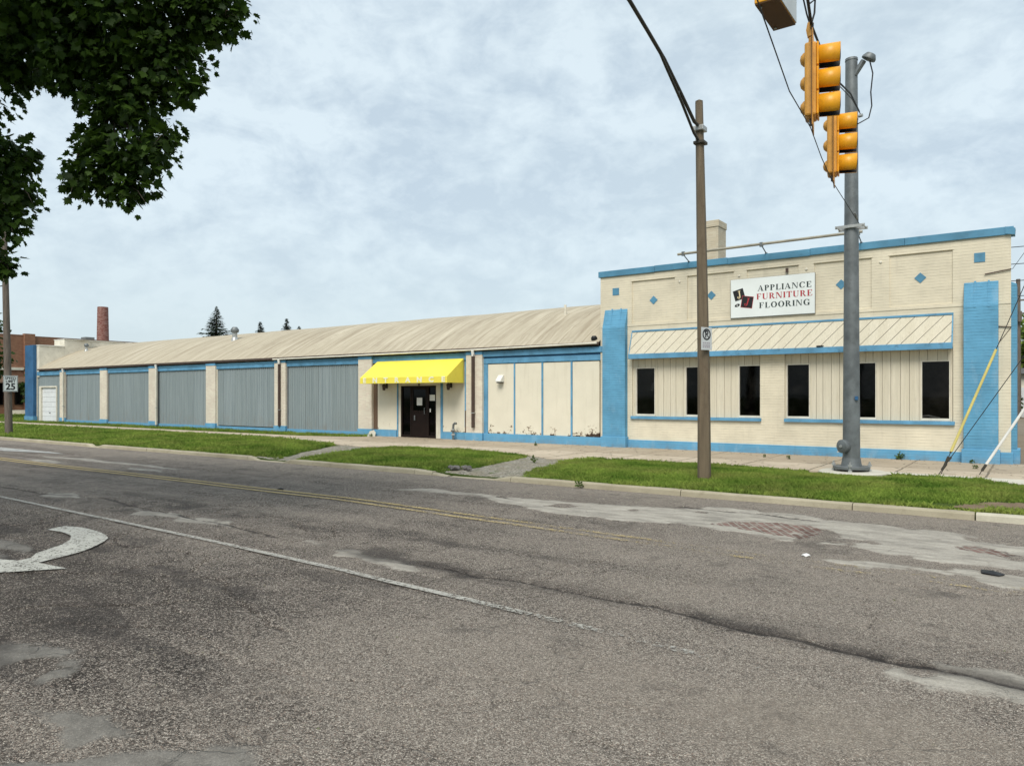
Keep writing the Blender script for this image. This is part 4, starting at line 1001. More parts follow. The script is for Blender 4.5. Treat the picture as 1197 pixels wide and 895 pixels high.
# entrance door: frame, side lights, leaf
dr = MB(); dr.box(-21.45,-21.38,.09,.2,.02,2.128); dr.box(-19.58,-19.51,.09,.2,.02,2.128); dr.box(-21.38,-19.58,.09,.2,2.06,2.128); dr.box(-20.93,-20.86,.09,.2,.02,2.06); dr.box(-20.0,-19.92,.09,.2,.02,2.06); dr.box(-21.38,-20.93,.09,.2,.02,.12); dr.box(-19.92,-19.58,.09,.2,.02,.12)
door = dr.build('entrance_door', M['door_frame'], WH, bevel=.004)
m = MB(); m.box(-21.38,-20.93,.14,.16,.12,2.06); m.build('side_pane', M['glass'], door)
m = MB(); m.box(-19.92,-19.58,.14,.16,.12,2.06); m.build('side_pane', M['glass'], door)
lf = MB(); lf.box(-20.86,-20.0,.10,.15,.03,1.10); lf.box(-20.86,-20.77,.10,.15,1.10,2.06); lf.box(-20.09,-20.0,.10,.15,1.10,2.06); lf.box(-20.77,-20.09,.10,.15,1.98,2.06); lf.box(-20.77,-20.09,.085,.1,1.07,1.12)
leaf = lf.build('door_leaf', M['door_brown'], door, bevel=.004)
MB().box(-20.77,-20.09,.118,.13,1.12,1.98).build('door_pane', M['glass'], leaf)
m = MB(); m.tube([(-20.12,.09,.98),(-20.12,.05,.99),(-20.12,.05,1.22),(-20.12,.09,1.23)], .014, 8); m.box(-20.71,-20.65,.075,.1,.72,.92); m.build('door_handle', M['galv'], leaf)
tag(MB().box(-20.58,-20.29,.108,.1165,1.33,1.64).build('paper_notice', M['paper']), 'white paper notice taped inside the brown entrance door window', 'notice')
tag(MB().box(-19.90,-19.60,.128,.1385,1.52,1.76).build('paper_notice', M['paper']), 'white square paper notice on the dark side light right of the entrance door', 'notice')
tag(MB().box(-19.90,-19.84,.126,.139,1.06,1.2).build('paper_notice', M['paper']), 'tiny white sticker on the dark side light below the square notice', 'sticker')
m = MB(); m.tube([(-20.42,.06,2.13),(-20.42,.06,2.34)], .03, 8); m.build('conduit', M['brown_brick'], WH)
# panel bay X -17.08 .. -11.9
MB().box(-17.08,-11.875,-.02,.298,3.19,3.395).build('header_beam', M['blue_wood'], WH, bevel=.008)
MB().box(-17.08,-11.875,.03,.298,2.93,3.125).build('header_beam', M['blue_wood'], WH, bevel=.008)
MB().box(-17.08,-11.875,.06,.298,3.126,3.188).build('beam_gap_shade', M['blue_navy'], WH)  # recess between the beams, its shadow line put into the deep blue colour
MB().box(-12.9,-11.88,-.035,-.022,3.2,3.385).build('header_trim', M['blue_wood'], WH, bevel=.004)
for a, b in ((-16.89,-15.70),(-15.63,-14.48),(-14.40,-13.26),(-13.18,-12.12)):
    MB().box(a, b, .06, .28, .30, 2.905).build('wall_panel', M['stucco'], WH, bevel=.01)
for a, b, c, d in ((-17.08,-16.895,.045,2.928),(-15.695,-15.635,.05,2.928),(-14.475,-14.405,.05,2.928),(-13.255,-13.185,.05,2.928),(-12.01,-11.872,.09,2.0)): MB().box(a, b, c, .298, .3, d).build('blue_strip', M['blue_wood'], WH)
MB().box(-12.115,-11.874,.13,.298,.3,2.928).build('bare_reveal', M['brown_brick'], WH)
MB().box(-17.06,-11.91,.0,.298,-.2,.298).build('plinth', M['blue_plinth'], WH, bevel=.01)
# downspouts
def spout(x, z0, mat, y=-.13, elbow='white_trim'):
    m = MB(); m.box(x-.055, x+.055, y-.05, y+.04, z0, 3.30); o = m.build('downspout', M[mat], WH, bevel=.012)
    m = MB(); m.tube([(x,-.165,3.48),(x,-.16,3.38),(x,y-.01,3.30),(x,y-.01,3.22)], .062, 8); m.build('downspout_elbow', M[elbow], o, True)
    m = MB(); m.box(x-.075, x+.075, y-.056, -.072, 1.05, 1.08); m.build('pipe_strap', M['galv_light'], o)
spout(-29.16,.28,'brown_metal'); spout(-17.46,.50,'brown_metal'); spout(-40.05,.1,'trim_cream'); spout(-51.35,.1,'trim_cream')

# awning over the entrance
AW = thing('entrance_awning', 'yellow cloth awning with faded entrance lettering over the brown door', 'awning', (-20.3, 0, 2.2))
ax0, ax1, yt = -22.72, -18.02, -1.0
m = MB()
N = 16
for k in range(N):  # cloth sheet with a slight sag between the ribs
    for j in range(4):
        q = []
        for dk, dj in ((0,0),(1,0),(1,1),(0,1)):
            u = (k+dk)/N; v = (j+dj)/4; sag = .02*abs(math.sin(u*math.pi*4))*math.sin(v*math.pi)
            q.append((ax0+(ax1-ax0)*u, -.015+(yt+.015)*v, 3.16+(2.45-3.16)*v-sag))
        m.add(q, [(0,1,2,3)])
m.add([(ax0,yt,2.45),(ax1,yt,2.45),(ax1,yt-.004,2.215),(ax0,yt-.004,2.215)], [(0,1,2,3)])
for x in (ax0, ax1): m.add([(x,-.015,3.16),(x,yt,2.45),(x,yt-.004,2.215),(x,-.015,2.215)], [(0,1,2,3)])
aw = m.build('awning_cloth', M['awning'], AW); sd = aw.modifiers.new('thick', 'SOLIDIFY'); sd.thickness = .006; sd.offset = 0
m = MB(); r = .02
for x in (ax0+.03, ax1-.03): m.tube([(x,-.03,3.12),(x,yt+.03,2.44),(x,yt+.03,2.24),(x,-.03,2.24)], r, 6)
m.tube([(ax0+.03,yt+.03,2.24),(ax1-.03,yt+.03,2.24)], r, 6); m.build('awning_frame', M['galv'], AW)
for i, chx in enumerate('ENTRANCE'):
    text_mesh(chx, .27, (-22.45+.607*i, yt-.012, 2.335), Matrix.Rotation(R(90), 3, 'X'), M['awning_letter'], AW, 'lettering', .002, sx=1.3, bold=.014)
# lamps on the wall
def wall_lantern(x, y, label):
    t = thing('wall_lamp', label, 'lamp', (x, y, 2.05), 'lanterns beside the entrance', True)
    MB().box(-.06,.06,-.02,.0,-.02,.2).build('back_plate', M['dark_iron'], t); MB().tube([(0,-.01,.14),(0,-.1,.2),(0,-.17,.17)], .014, 6).build('arm', M['dark_iron'], t)
    m = MB(); m.lathe([(.0,.17),(.07,.12),(.09,.10),(.09,.09),(.0,.09)], (0,-.17,0), n=6); m.build('lamp_cap', M['dark_iron'], t)
    m = MB(); m.lathe([(.075,.088),(.055,-.10),(.0,-.11)], (0,-.17,0), n=6); m.build('lamp_shade', M['brown_metal'], t)
    return t
wall_lantern(-22.25,.068,'dark brown wall lantern under the awning left of the door'); wall_lantern(-18.72,.068,'dark brown wall lantern under the awning right of the door')
t = thing('wall_lamp', 'white shaded floodlight on the leftmost cream panel beside the downspout', 'lamp', (-16.25,.058,2.25), None, True)
m = MB(); m.prism([(-.12,0,-.02),(-.12,0,.24),(-.12,-.06,.24),(-.12,-.24,.04),(-.12,-.24,-.02)], (.24,0,0)); m.build('lamp_shade', M['white_trim'], t, bevel=.015)
m = MB(); m.box(-.09,.09,-.2,-.04,-.06,-.022); m.build('lamp_lens', M['black_metal'], t)
t = thing('standpipe', 'grey bent standpipe beside the wall right of the entrance door', 'pipe', (-18.42,-.16,.0), None, True)
m = MB(); m.tube([(0,0,-.05),(0,0,.5),(.02,-.01,.6),(.10,-.02,.66),(.17,-.02,.64)], .045, 8); m.build('pipe', M['galv'], t, True)
m = MB(); m.lathe([(.0,0),(.075,0),(.075,.05),(.055,.07),(0,.07)], (0,0,.18), n=8); m.lathe([(.0,0),(.065,0),(.065,.05),(0,.05)], (0,0,.38), n=8); m.build('valve', M['galv_light'], t)

# ------------------------------------------------------------------ street lamp
SLx, SLy = -5.42, -7.83
SL_ = thing('street_lamp', 'brown tapered street lamp with curved twin tube arm on the grass verge', 'lamp post', (SLx, SLy, 0))
m = MB(); m.tube([(SLx,SLy,-.15),(SLx-.01,SLy,2.0),(SLx-.06,SLy,5.),(SLx-.11,SLy,7.62)], [.135,.122,.098,.076], 8); m.build('pole', M['pole_brown'], SL_)
m = MB(); m.lathe([(.0,.0),(.078,.0),(.078,.02),(.0,.06)], (SLx-.11,SLy,7.62), n=8); m.build('pole_cap', M['pole_brown'], SL_)
def bez(p0, p1, p2, n=14): return [tuple((1-t)**2*a+2*t*(1-t)*b+t*t*c for a, b, c in zip(p0, p1, p2)) for t in (k/n for k in range(n+1))]
ax = SLx-.09
a_up = [(ax,-7.83,7.12),(ax,-8.13,7.13),(ax,-8.79,7.46),(ax,-9.58,7.83),(ax,-10.31,8.07),(ax,-10.98,8.28),(ax,-11.9,8.48),(ax,-13.0,8.62),(ax,-13.6,8.65)]
a_lo = [(ax,-7.83,6.80),(ax,-8.15,6.90),(ax,-8.79,7.32),(ax,-9.5,7.72),(ax,-9.75,7.87)]
am = MB().tube(a_up, .034, 8).build('arm', M['dark_iron'], SL_, True)
MB().tube(a_lo, .026, 8).build('brace', M['dark_iron'], SL_, True)
m = MB(); m.tube([(ax,-8.9,7.38),(ax,-8.9,7.52)], .012, 6); m.build('brace_link', M['galv'], SL_)
m = MB(); m.box(ax-.11,ax+.11,SLy-.13,SLy+.11,7.02,7.12); m.build('clamp', M['galv_light'], SL_, bevel=.01)
m = MB(); m.box(ax-.10,ax+.12,SLy-.12,SLy+.11,6.76,6.82); m.build('clamp', M['dark_iron'], SL_, bevel=.01)
m = MB(); m.lathe([(.0,-.05),(.07,-.03),(.13,.05),(.14,.35),(.10,.62),(.0,.7)], (ax,-13.5,8.66), (0,-1,0), 14); lh = m.build('lamp_head', M['galv'], SL_, True)
m = MB(); m.lathe([(.12,0),(.10,-.05),(.05,-.08),(0,-.085)], (ax,-13.83,8.545), n=14); m.build('lamp_glass', M['pale_plastic'], lh, True)
# no parking sign on the lamp post
t = thing('parking_sign', 'small white no parking sign strapped to the brown lamp post', 'sign', (SLx+.10, SLy-.15, 2.84), None, True, R(68))
MB().box(-.15,.15,-.004,.0,-.225,.225).build('sign_plate', M['pale_plastic'], t, bevel=.001)
m = MB(); m.lathe([(.085,0),(.115,0)], (0,-.006,.085), (0,-1,0), 24); m.prism([(-.085,-.0062,.155),(-.07,-.0062,.17),(.085,-.0062,.015),(.07,-.0062,.0)], (0,-.0005,0)); m.build('symbol', M['sign_black'], t)
text_mesh('P', .19, (0,-.0055,.085), Matrix.Rotation(R(90), 3, 'X'), M['sign_black'], t, 'symbol_letter', .0004, bold=.006)
m = MB()
for zz, nseg in ((-.085,4),(-.13,5),(-.165,4)):
    for k in range(nseg): m.box(-.105+.21*k/nseg, -.105+.21*(k+.72)/nseg, -.0058, -.0042, zz-.013, zz+.013)
m.build('small_print', M['sign_grey'], t)
m = MB()
for zz in (.2,-.17): m.box(-.02,.16,.001,.012,zz-.012,zz+.012)
m.build('strap', M['galv_light'], t)

# ------------------------------------------------------------------ signal pole, span wires, signals
TPx, TPy = -3.32, -4.5
TP = thing('signal_pole', 'thick grey galvanised steel signal pole with bolted base on a concrete pad', 'pole', (TPx, TPy, .03))
m = MB(); m.tube([(TPx,TPy,.17),(TPx,TPy,4.5),(TPx,TPy,9.12)], [.180,.152,.124], 16); m.build('pole', M['galv'], TP, True)
bp = MB().lathe([(0,.10),(.375,.10),(.38,.11),(.38,.155),(.37,.165),(0,.165)], (TPx,TPy,0), n=20).build('base_plate', M['galv'], TP, True)
MB().tube([(TPx,TPy,.165),(TPx,TPy,.34)], [.215,.19], 14).build('base_collar', M['galv'], TP, True)
for sx in (-1, 1):
    for sy in (-1, 1):
        x, y = TPx+sx*.20+sy*.16+0, TPy+sy*.20-sx*.16
        m = MB(); m.tube([(x,y,.0),(x,y,.27)], .02, 8); m.lathe([(0,.0),(.045,.0),(.045,.05),(0,.05)], (x,y,.166), n=6); m.lathe([(0,0),(.045,0),(.045,.045),(0,.045)], (x,y,.05), n=6); m.build('anchor_bolt', M['galv_light'], bp)
dd = Vector((-.55,-.83,0)).normalized()
m = MB(); m.lathe([(0,.13),(.13,.13),(.15,.115),(.15,.05),(.13,.0),(.12,-.05)], Vector((TPx,TPy,.60))+dd*.165, dd, 18); hh = m.build('handhole_cover', M['galv'], TP, True)
m = MB(); m.lathe([(0,.16),(.03,.16),(.03,.12)], Vector((TPx,TPy,.60))+dd*.165, dd, 6); m.build('cover_bolt', M['galv_light'], hh)
m = MB(); m.tube([(TPx,TPy,9.10),(TPx,TPy,9.15)], [.135,.13], 14); m.build('pole_cap', M['galv'], TP, True)
m = MB(); m.tube([(TPx+.08,TPy-.05,8.75),(TPx+.19,TPy-.06,8.92),(TPx+.26,TPy-.06,9.02)], [.05,.06,.06], 8); m.lathe([(0,.12),(.10,.10),(.15,.02),(.15,-.02),(.05,-.04),(0,-.04)], (TPx+.36,TPy-.06,9.04), (.5,0,.86), 14); m.build('weather_head', M['galv'], TP, True)
m = MB(); m.tube([(TPx+.38,TPy-.06,8.98),(TPx+.44,TPy-.06,8.7),(TPx+.40,TPy-.06,8.3),(TPx+.42,TPy-.06,8.0),(TPx+.36,TPy-.06,7.75),(TPx+.15,TPy-.08,7.66),(TPx-.02,TPy-.22,7.72)], .014, 6); m.build('service_cable', M['wire'], TP, True)
m = MB(); m.box(TPx-.3,TPx+.3,TPy-.19,TPy-.15,5.39,5.45); m.box(TPx-.3,TPx+.3,TPy+.15,TPy+.19,5.39,5.45); m.tube([(TPx-.27,TPy-.22,5.42),(TPx-.27,TPy+.22,5.42)], .014, 6); m.tube([(TPx+.27,TPy-.22,5.42),(TPx+.27,TPy+.22,5.42)], .014, 6); m.tube([(TPx,TPy,5.385),(TPx,TPy,5.455)], [.155,.155], 14); m.build('clamp', M['galv_light'], TP)
m = MB(); m.tube([(TPx,TPy,7.79),(TPx,TPy,7.87)], [.142,.142], 14); m.tube([(TPx+.16,TPy-.06,7.83),(TPx+.24,TPy-.08,7.83)], .035, 8); m.build('clamp', M['galv_light'], TP)
m = MB(); m.box(TPx+.10,TPx+.16,TPy-.17,TPy-.11,1.62,1.70); m.build('pole_tag', M['blue_navy'], TP)
m = MB(); m.lathe([(0,.055),(.66,.055),(.70,.03),(.70,-.15)], (TPx+.02,TPy+.02,0.0), n=26); m.build('concrete_pad', M['slab_new'], TP)

SPAN = lambda yr: -1.38-.1*yr                      # the wires hang in one vertical plane across the road
def span_pt(yr, z): return (SPAN(yr), yr-22.1, z)
UP = [span_pt(17.35,7.86), span_pt(15.4,7.55), (-2.885,-8.46,7.27), (-2.665,-10.86,7.10), span_pt(9.,7.12), span_pt(7.8,7.2), span_pt(4.,7.6), span_pt(-3.,8.4)]
LO = [span_pt(17.3,5.43), (-2.885,-8.46,5.44), (-2.78,-9.7,5.50), (-2.665,-10.88,5.60), (-2.35,-13.2,5.27), (-2.05,-15.4,5.28), span_pt(3.,5.35), span_pt(-3.,5.6)]
sw = thing('span_wire', 'upper black span cable that carries the signals from the steel pole over the road', 'cable', UP[0])
MB().tube(UP, .016, 6).build('cable', M['wire'], sw, True)
MB().tube([(x+.02, y, z-.05-.05*math.sin(k*1.3)) for k, (x, y, z) in enumerate(UP)], .009, 5).build('signal_cable', M['wire'], sw, True)
tw = thing('tether_wire', 'thin lower wire that steadies the bottoms of the hanging signals', 'wire', LO[0])
MB().tube(LO, .007, 5).build('wire', M['wire'], tw, True)
m = MB(); m.tube([span_pt(16.9,5.435), span_pt(16.3,5.45)], .022, 6); m.build('turnbuckle', M['galv'], tw)

def make_signal():
    t = thing('traffic_light', '', 'traffic light', (0,0,0), 'yellow signals hung over the road', True)
    # local frame: front = +X, z = 0 at the bottom of the head
    h = .355
    m = MB(); m.box(-.075,.085,-.165,.165,.0,3*h); hs = m.build('housing', M['signal_old'], t, bevel=.03)
    for k in range(3):
        m = MB(); m.lathe([(.0,.0),(.055,.012),(.095,.05),(.11,.10)], (-.145,0,(k+.48)*h), (1,0,0), 16); m.build('back_dome', M['signal_old'], hs, True)
    m = MB(); m.box(.02,.034,-.24,.24,-.16,3*h+.16); m.build('backplate', M['signal_plate'], t)
    m = MB(); m.box(.035,.04,-.238,.238,-.158,3*h+.158); m.build('backplate_front', M['signal'], t)
    for k in range(3):
        z = (k+.5)*h
        m = MB(); m.box(.085,.115,-.16,.16,k*h+.008,(k+1)*h-.008); m.build('signal_door', M['signal'], t, bevel=.015)
        # cut-away visor: a tube open below, longer at the top
        v = MB(); n = 22; r = .162; a0, a1 = R(-144), R(144); vs = []
        for q in range(n+1):
            a = a0+(a1-a0)*q/n; L = .285
            ang = abs(a)/R(144); fl = L*(1-.12*max(0, ang-.55))
            vs += [(.115, r*math.sin(a), z+r*math.cos(a)), (.115+fl, 1.04*r*math.sin(a), z+1.04*r*math.cos(a)-.012)]
        v.add(vs, [(2*q,2*q+1,2*q+3,2*q+2) for q in range(n)]); vo = v.build('visor', M['signal'], t, True)
        sd = vo.modifiers.new('thick', 'SOLIDIFY'); sd.thickness = .008; sd.offset = -1
        iv = MB(); iv.add([(x, y*.94, z+(zz-z)*.94) for x, y, zz in vs], [(2*q,2*q+1,2*q+3,2*q+2) for q in range(n)]); iv.build('visor_lining', M['sign_black'], vo, True)
        m = MB(); m.lathe([(.0,.05),(.07,.035),(.125,.005),(.14,.0)], (.112,0,z), (1,0,0), 18); m.build('lens', M['lens'], t, True)
    m = MB(); m.tube([(-.0,0,3*h-.02),(-.0,0,3*h+.16)], .03, 8); m.box(-.03,.03,-.05,.05,3*h,3*h+.05); m.tube([(0,0,3*h+.14),(-.02,0,3*h+.24),(.0,0,3*h+.34)], .045, 8); m.build('hanger', M['signal_old'], t, True)
    m = MB(); m.tube([(0,0,.0),(0,0,-.10)], .018, 6); m.build('tether_clip', M['galv'], t)
    return t
s1 = make_signal(); s1.location = (-2.665,-10.88,5.72); s1.rotation_euler = (R(-1), 0, R(11))
s1['label'] = 'nearer and larger yellow traffic light hanging left of the steel pole'
m = MB(); m.tube([(0,0,1.36),(-.05,-.06,1.52),(-.09,-.14,1.7),(-.02,-.1,1.86)], .012, 6); m.tube([(0,0,1.36),(.05,.04,1.56),(.06,.02,1.75),(-.03,-.12,1.62)], .014, 6); m.lathe([(0,0),(.04,0),(.045,.10),(0,.12)], (0,0,1.3), n=8); m.build('cable_loop', M['wire'], s1, True)
s2 = copy_tree(s1); s2.location = (-2.885,-8.46,5.53); s2.rotation_euler = (R(-1), 0, R(10))
s2['label'] = 'farther and smaller yellow traffic light overlapping the steel pole'
# box sign hung on the same span
bs = thing('sign_box', 'yellow hanging box sign cut by the top edge of the picture', 'sign', (-2.20,-14.27,5.66), None, True)
m = MB(); m.box(-.125,.115,-.33,.33,.012,.78); m.build('case', M['signal'], bs, bevel=.008)
m = MB(); m.box(-.12,.11,-.325,.325,.0,.0115); m.build('bottom_panel', M['brown_panel'], bs)  # thin slab that gives the case a darker brown underside
m = MB(); m.box(.116,.124,-.315,.315,.015,.765); m.build('face', M['pale_plastic'], bs)
m = MB(); m.tube([(0,0,.75),(0,0,1.50)], .022, 8); m.box(-.06,.06,-.08,.08,.781,.82); m.build('hanger', M['galv'], bs)
for y in (-.26,.26):
    m = MB(); m.lathe([(0,0),(.014,0),(.014,-.012),(0,-.014)], (-.08,y,0), n=8); m.build('screw', M['galv_light'], bs)

# ------------------------------------------------------------------ guy wires with guards (tied to a pole outside the frame)
UPx, UPy = 3.6, -3.2
def lerp(a, b, t): return tuple(p+(q-p)*t for p, q in zip(a, b))
up = thing('utility_pole', 'wooden utility pole right of the shop that holds the guy wires', 'utility pole', (UPx, UPy, 0))
MB().tube([(UPx,UPy,-.3),(UPx,UPy,6),(UPx,UPy,14.6)], [.17,.15,.12], 12).build('pole', M['wood_pole'], up, True)
m = MB(); m.box(UPx-1.2,UPx+1.2,UPy-.2,UPy-.1,13.6,13.72); m.build('crossarm', M['wood_pole'], up)
def guy(anchor, top, label, guard, gm, g0, g1, off=(0,0,0), gr=.028):
    t = thing('guy_wire', label, 'guy wire', anchor, 'guy wires anchored at the sidewalk edge')
    MB().tube([lerp(anchor, top, -.004), top], .008, 6).build('cable', M['wire'], t)
    if guard:
        a = Vector(lerp(anchor, top, g0)); b = Vector(lerp(anchor, top, g1))+Vector(off); a = a+Vector(off)*.0
        MB().tube([a, b], [gr, gr*.92], 10).build('guard', M[gm], t, True)
    m = MB(); m.tube([lerp(anchor, top, .012), lerp(anchor, top, .028)], .03, 8); m.tube([lerp(anchor, top, .034), lerp(anchor, top, .045)], .022, 8); m.build('cable_grip', M['dark_iron'], t)
A1 = (-1.72,-3.75,.0)
guy(A1, (UPx,UPy,8.85), 'bare black guy wire slanting up across the right blue buttress', False, None, 0, 0)
guy((-1.68,-3.70,.0), (UPx,UPy,14.15), 'steepest guy wire with a yellow plastic guard in front of the blue buttress', True, 'guard_yellow', .036, .19)
guy((-1.0,-3.35,.0), (UPx,UPy,8.2), 'guy wire with a white plastic guard at the right corner of the shop', True, 'guard_white', .03, .36)

# ------------------------------------------------------------------ left utility pole with speed limit sign
LPx, LPy = -37.8, -8.2
lp = thing('utility_pole', 'weathered wooden utility pole with speed limit sign at the left edge', 'utility pole', (LPx, LPy, 0))
MB().tube([(LPx,LPy,-.3),(LPx-.12,LPy-.03,4),(LPx-.30,LPy-.12,11.0)], [.155,.14,.105], 12).build('pole', M['wood_pole'], lp, True)
m = MB(); m.box(LPx-1.4,LPx+.9,LPy-.2,LPy-.08,10.2,10.32); m.build('crossarm', M['wood_pole'], lp)
for k, (zz, dz) in enumerate(((8.0,.6),(6.7,.4))):
    w_ = thing('overhead_wire', ['upper black wire fixed to the left utility pole', 'lower black wire fixed to the left utility pole'][k], 'wire', (LPx-.2, LPy, zz))
    MB().tube([(LPx-.2,LPy-.1,zz),(LPx-22,LPy-4,zz-dz),(LPx-55,LPy-9,zz+.5)], .025, 5).build('wire', M['wire'], w_, True)
t = thing('speed_sign', 'white speed limit 25 sign on the wooden pole at the left', 'sign', (LPx+.17, LPy, 2.27), None, True, R(90))
MB().box(-.29,.29,-.006,.0,-.36,.36).build('sign_plate', M['sign_white'], t, bevel=.002)
m = MB(); o_ = .275; i_ = .255
for a, b, c, d in ((-o_,o_,.325,.342),(-o_,o_,-.342,-.325),(-o_,-i_-.003,-.324,.324),(i_+.003,o_,-.324,.324)): m.box(a,b,-.0078,-.0062,c,d)
m.build('sign_border', M['sign_black'], t)
RX = Matrix.Rotation(R(90), 3, 'X')
text_mesh('SPEED', .165, (0,-.0075,.235), RX, M['sign_black'], t, 'lettering', .0008, bold=.004)
text_mesh('LIMIT', .165, (0,-.0075,.095), RX, M['sign_black'], t, 'lettering', .0008, bold=.004)
text_mesh('25', .40, (0,-.0075,-.15), RX, M['sign_black'], t, 'lettering', .0008, bold=.012)
m = MB(); m.box(-.03,.03,.0,.06,-.3,.3); m.build('bracket', M['galv'], t)

# ------------------------------------------------------------------ trees
def leaf_cloud(C, rad, n, size, shell=.55, flat_=1., droop=.6, fancy=True, seed=1):
    """leaf faces spread through clump volumes C (k,3) with radii rad"""
    r = np.random.default_rng(seed); C = np.asarray(C, float); rad = np.asarray(rad, float)
    pr = rad**2; pr /= pr.sum(); k = r.choice(len(C), n, p=pr)
    d = r.normal(size=(n, 3)); d /= np.linalg.norm(d, axis=1)[:, None]
    rr = rad[k]*np.power(r.random(n), shell)
    lump = 1+.30*np.sin(d[:,0]*5+k)*np.cos(d[:,1]*4.3+2*k)+.14*np.sin(d[:,2]*7+k)
    P = C[k]+d*(rr*lump)[:, None]*np.array([1, 1, flat_])
    # leaf frame: tip hangs down and outward, face turned up and outward
    tip = d*.6+r.normal(size=(n, 3))*.45+np.array([0, 0, -droop]); tip /= np.linalg.norm(tip, axis=1)[:, None]
    nn = d*.5+r.normal(size=(n, 3))*.5+np.array([0, 0, .7]); side = np.cross(tip, nn); side /= np.linalg.norm(side, axis=1)[:, None]+1e-9
    nn = np.cross(side, tip); s_ = size*(.6+.7*r.random(n))
    if fancy:
        half = [(.0,.0),(.22,-.06),(.30,.10),(.54,.20),(.40,.33),(.58,.55),(.34,.53),(.22,.60),(.24,.78),(.11,.74),(0,1.)]
        L = np.array([(a, b, .10*a) for a, b in half]+[(-a, b, .10*a) for a, b in half[1:-1]][::-1])
        nh = len(half); faces = [list(range(nh)), [0, nh-1]+list(range(nh, len(L)))]
    else:
        L = np.array([(0,0,0),(.42,.45,.07),(0,1,0),(-.42,.45,.07)]); faces = [[0,1,2,3]]
    V = P[:,None,:]+s_[:,None,None]*(L[None,:,0:1]*side[:,None,:]+L[None,:,1:2]*tip[:,None,:]+L[None,:,2:3]*nn[:,None,:])
    m = len(L); tot = np.tile([len(f) for f in faces], n)
    flat_idx = np.concatenate([np.array(f) for f in faces]); idx = (np.arange(n)[:,None]*m+flat_idx[None,:]).ravel()
    tone = np.repeat(r.random(n), m)
    return V.reshape(-1, 3), tot, idx, tone
def join_clouds(cl):
    V = []; tot = []; idx = []; tone = []; o = 0
    for v, t_, i, a in cl: V.append(v); tot.append(t_); idx.append(i+o); tone.append(a); o += len(v)
    me = np_mesh(np.concatenate(V), np.concatenate(tot), np.concatenate(idx)); fattr(me, 'tone', np.concatenate(tone)); return me

MT = thing('maple_tree', 'large dark green maple tree whose boughs hang over the road at upper left', 'tree', (-14.2,-22.6,-.02))
# hanging boughs seen from the road (centre, radius)
def bough(px, py, pr, dep):
    u = (px-598.5)/860; v = (463-py)/860; a = R(35.448)
    return (dep*(-math.sin(a)+u*math.cos(a)), dep*(math.cos(a)+u*math.sin(a))-22.1, 1.7+dep*v), pr*dep/860
BO = [(35,25,66,9.2),(105,35,72,9.0),(180,25,66,8.8),(238,2,48,8.7),(262,22,26,8.6),(88,80,40,9.1),(150,88,52,8.9),(200,70,42,8.7),(216,100,20,8.6),(20,82,32,9.4),(128,128,32,8.9),(165,125,36,8.8),
      (140,186,44,8.8),(180,180,28,8.7),(108,200,34,8.9),(150,216,28,8.7),(88,216,14,8.9),(196,158,18,8.7),(8,186,34,9.6),(26,222,22,9.5),(10,258,24,9.6),(-30,225,60,9.7),(6,310,16,9.8),(-18,305,26,9.9),(30,186,14,9.5),(112,158,20,8.9),
      (60,-60,90,9.2),(170,-70,90,8.9),(265,-55,50,8.7),(-60,20,90,9.6),(-80,120,80,9.8)]
BC = [bough(*b) for b in BO]
vis = leaf_cloud([c for c, r_ in BC], [r_*1.0 for c, r_ in BC], 20500, .098, .5, 1., .6, True, 5)
# the rest of the crown above and behind
C2 = []; R2 = []
r2 = np.random.default_rng(8)
for k in range(46):
    a = r2.uniform(0, 2*math.pi); e = r2.uniform(-.35, 1.4); q = r2.uniform(2.6, 5.2)
    p = (-13.6+q*1.08*math.cos(a)*math.cos(e), -21.6+q*math.sin(a)*math.cos(e), 8.6+q*.85*math.sin(e))
    if p[2] < 7.4 and p[0] > -11.2 and p[1] > -21: continue
    C2.append(p); R2.append(r2.uniform(.9, 1.5))
for p in ((-9.2,-18.0,8.0),(-8.3,-17.4,8.2),(-10.4,-18.6,7.8),(-9.0,-18.8,8.6),(-10.8,-19.8,7.6),(-11.6,-18.9,7.2),(-7.9,-17.6,8.9),(-9.8,-17.0,8.7)): C2.append(p); R2.append(1.05)
oth = leaf_cloud(C2, R2, 26000, .15, .5, .85, .5, True, 6)
me = join_clouds([vis, oth]); link('crown', me, M['maple_leaf'], MT)
trunk = MB(); base = Vector((-14.2,-22.6,-.05))
trunk.tube([base, base+Vector((.05,.05,.5)), base+Vector((.1,.1,2.)), base+Vector((.25,.3,4.2)), base+Vector((.4,.6,7.)), base+Vector((.5,.9,10.5))], [.42,.30,.25,.21,.14,.05], 12)
r3 = random.Random(3)
def limb(path, r0):
    n = len(path); trunk.tube(path, [r0*(1-.85*k/(n-1)) for k in range(n)], 6)
def B3(px, py, dep): return Vector(bough(px, py, 1, dep)[0])
top = base+Vector((.4,.5,6.6))
for p in C2[::2]:
    p = Vector(p); mid = top.lerp(p, .5)+Vector((r3.uniform(-.3,.3), r3.uniform(-.3,.3), .3)); limb([top, mid, p], .07)
hub = B3(150, -110, 9.0); limb([top, top.lerp(hub, .5)+Vector((0,0,.4)), hub], .12)
neck = B3(132, 118, 8.9)
for pth in ([hub, B3(140, 10, 9.), neck, B3(134, 160, 8.85), B3(140, 205, 8.8)], [neck, B3(150, 150, 8.8), B3(178, 182, 8.75)], [neck, B3(118, 165, 8.9), B3(105, 205, 8.9)], [hub, B3(210, -20, 8.8), B3(245, 15, 8.7)], [hub, B3(190, 20, 8.8), B3(208, 90, 8.7)], [hub, B3(90, 0, 9.1), B3(40, 60, 9.3)], [B3(112, 150, 8.9), B3(92, 178, 8.95), B3(86, 205, 8.95)]): limb(pth, .028)
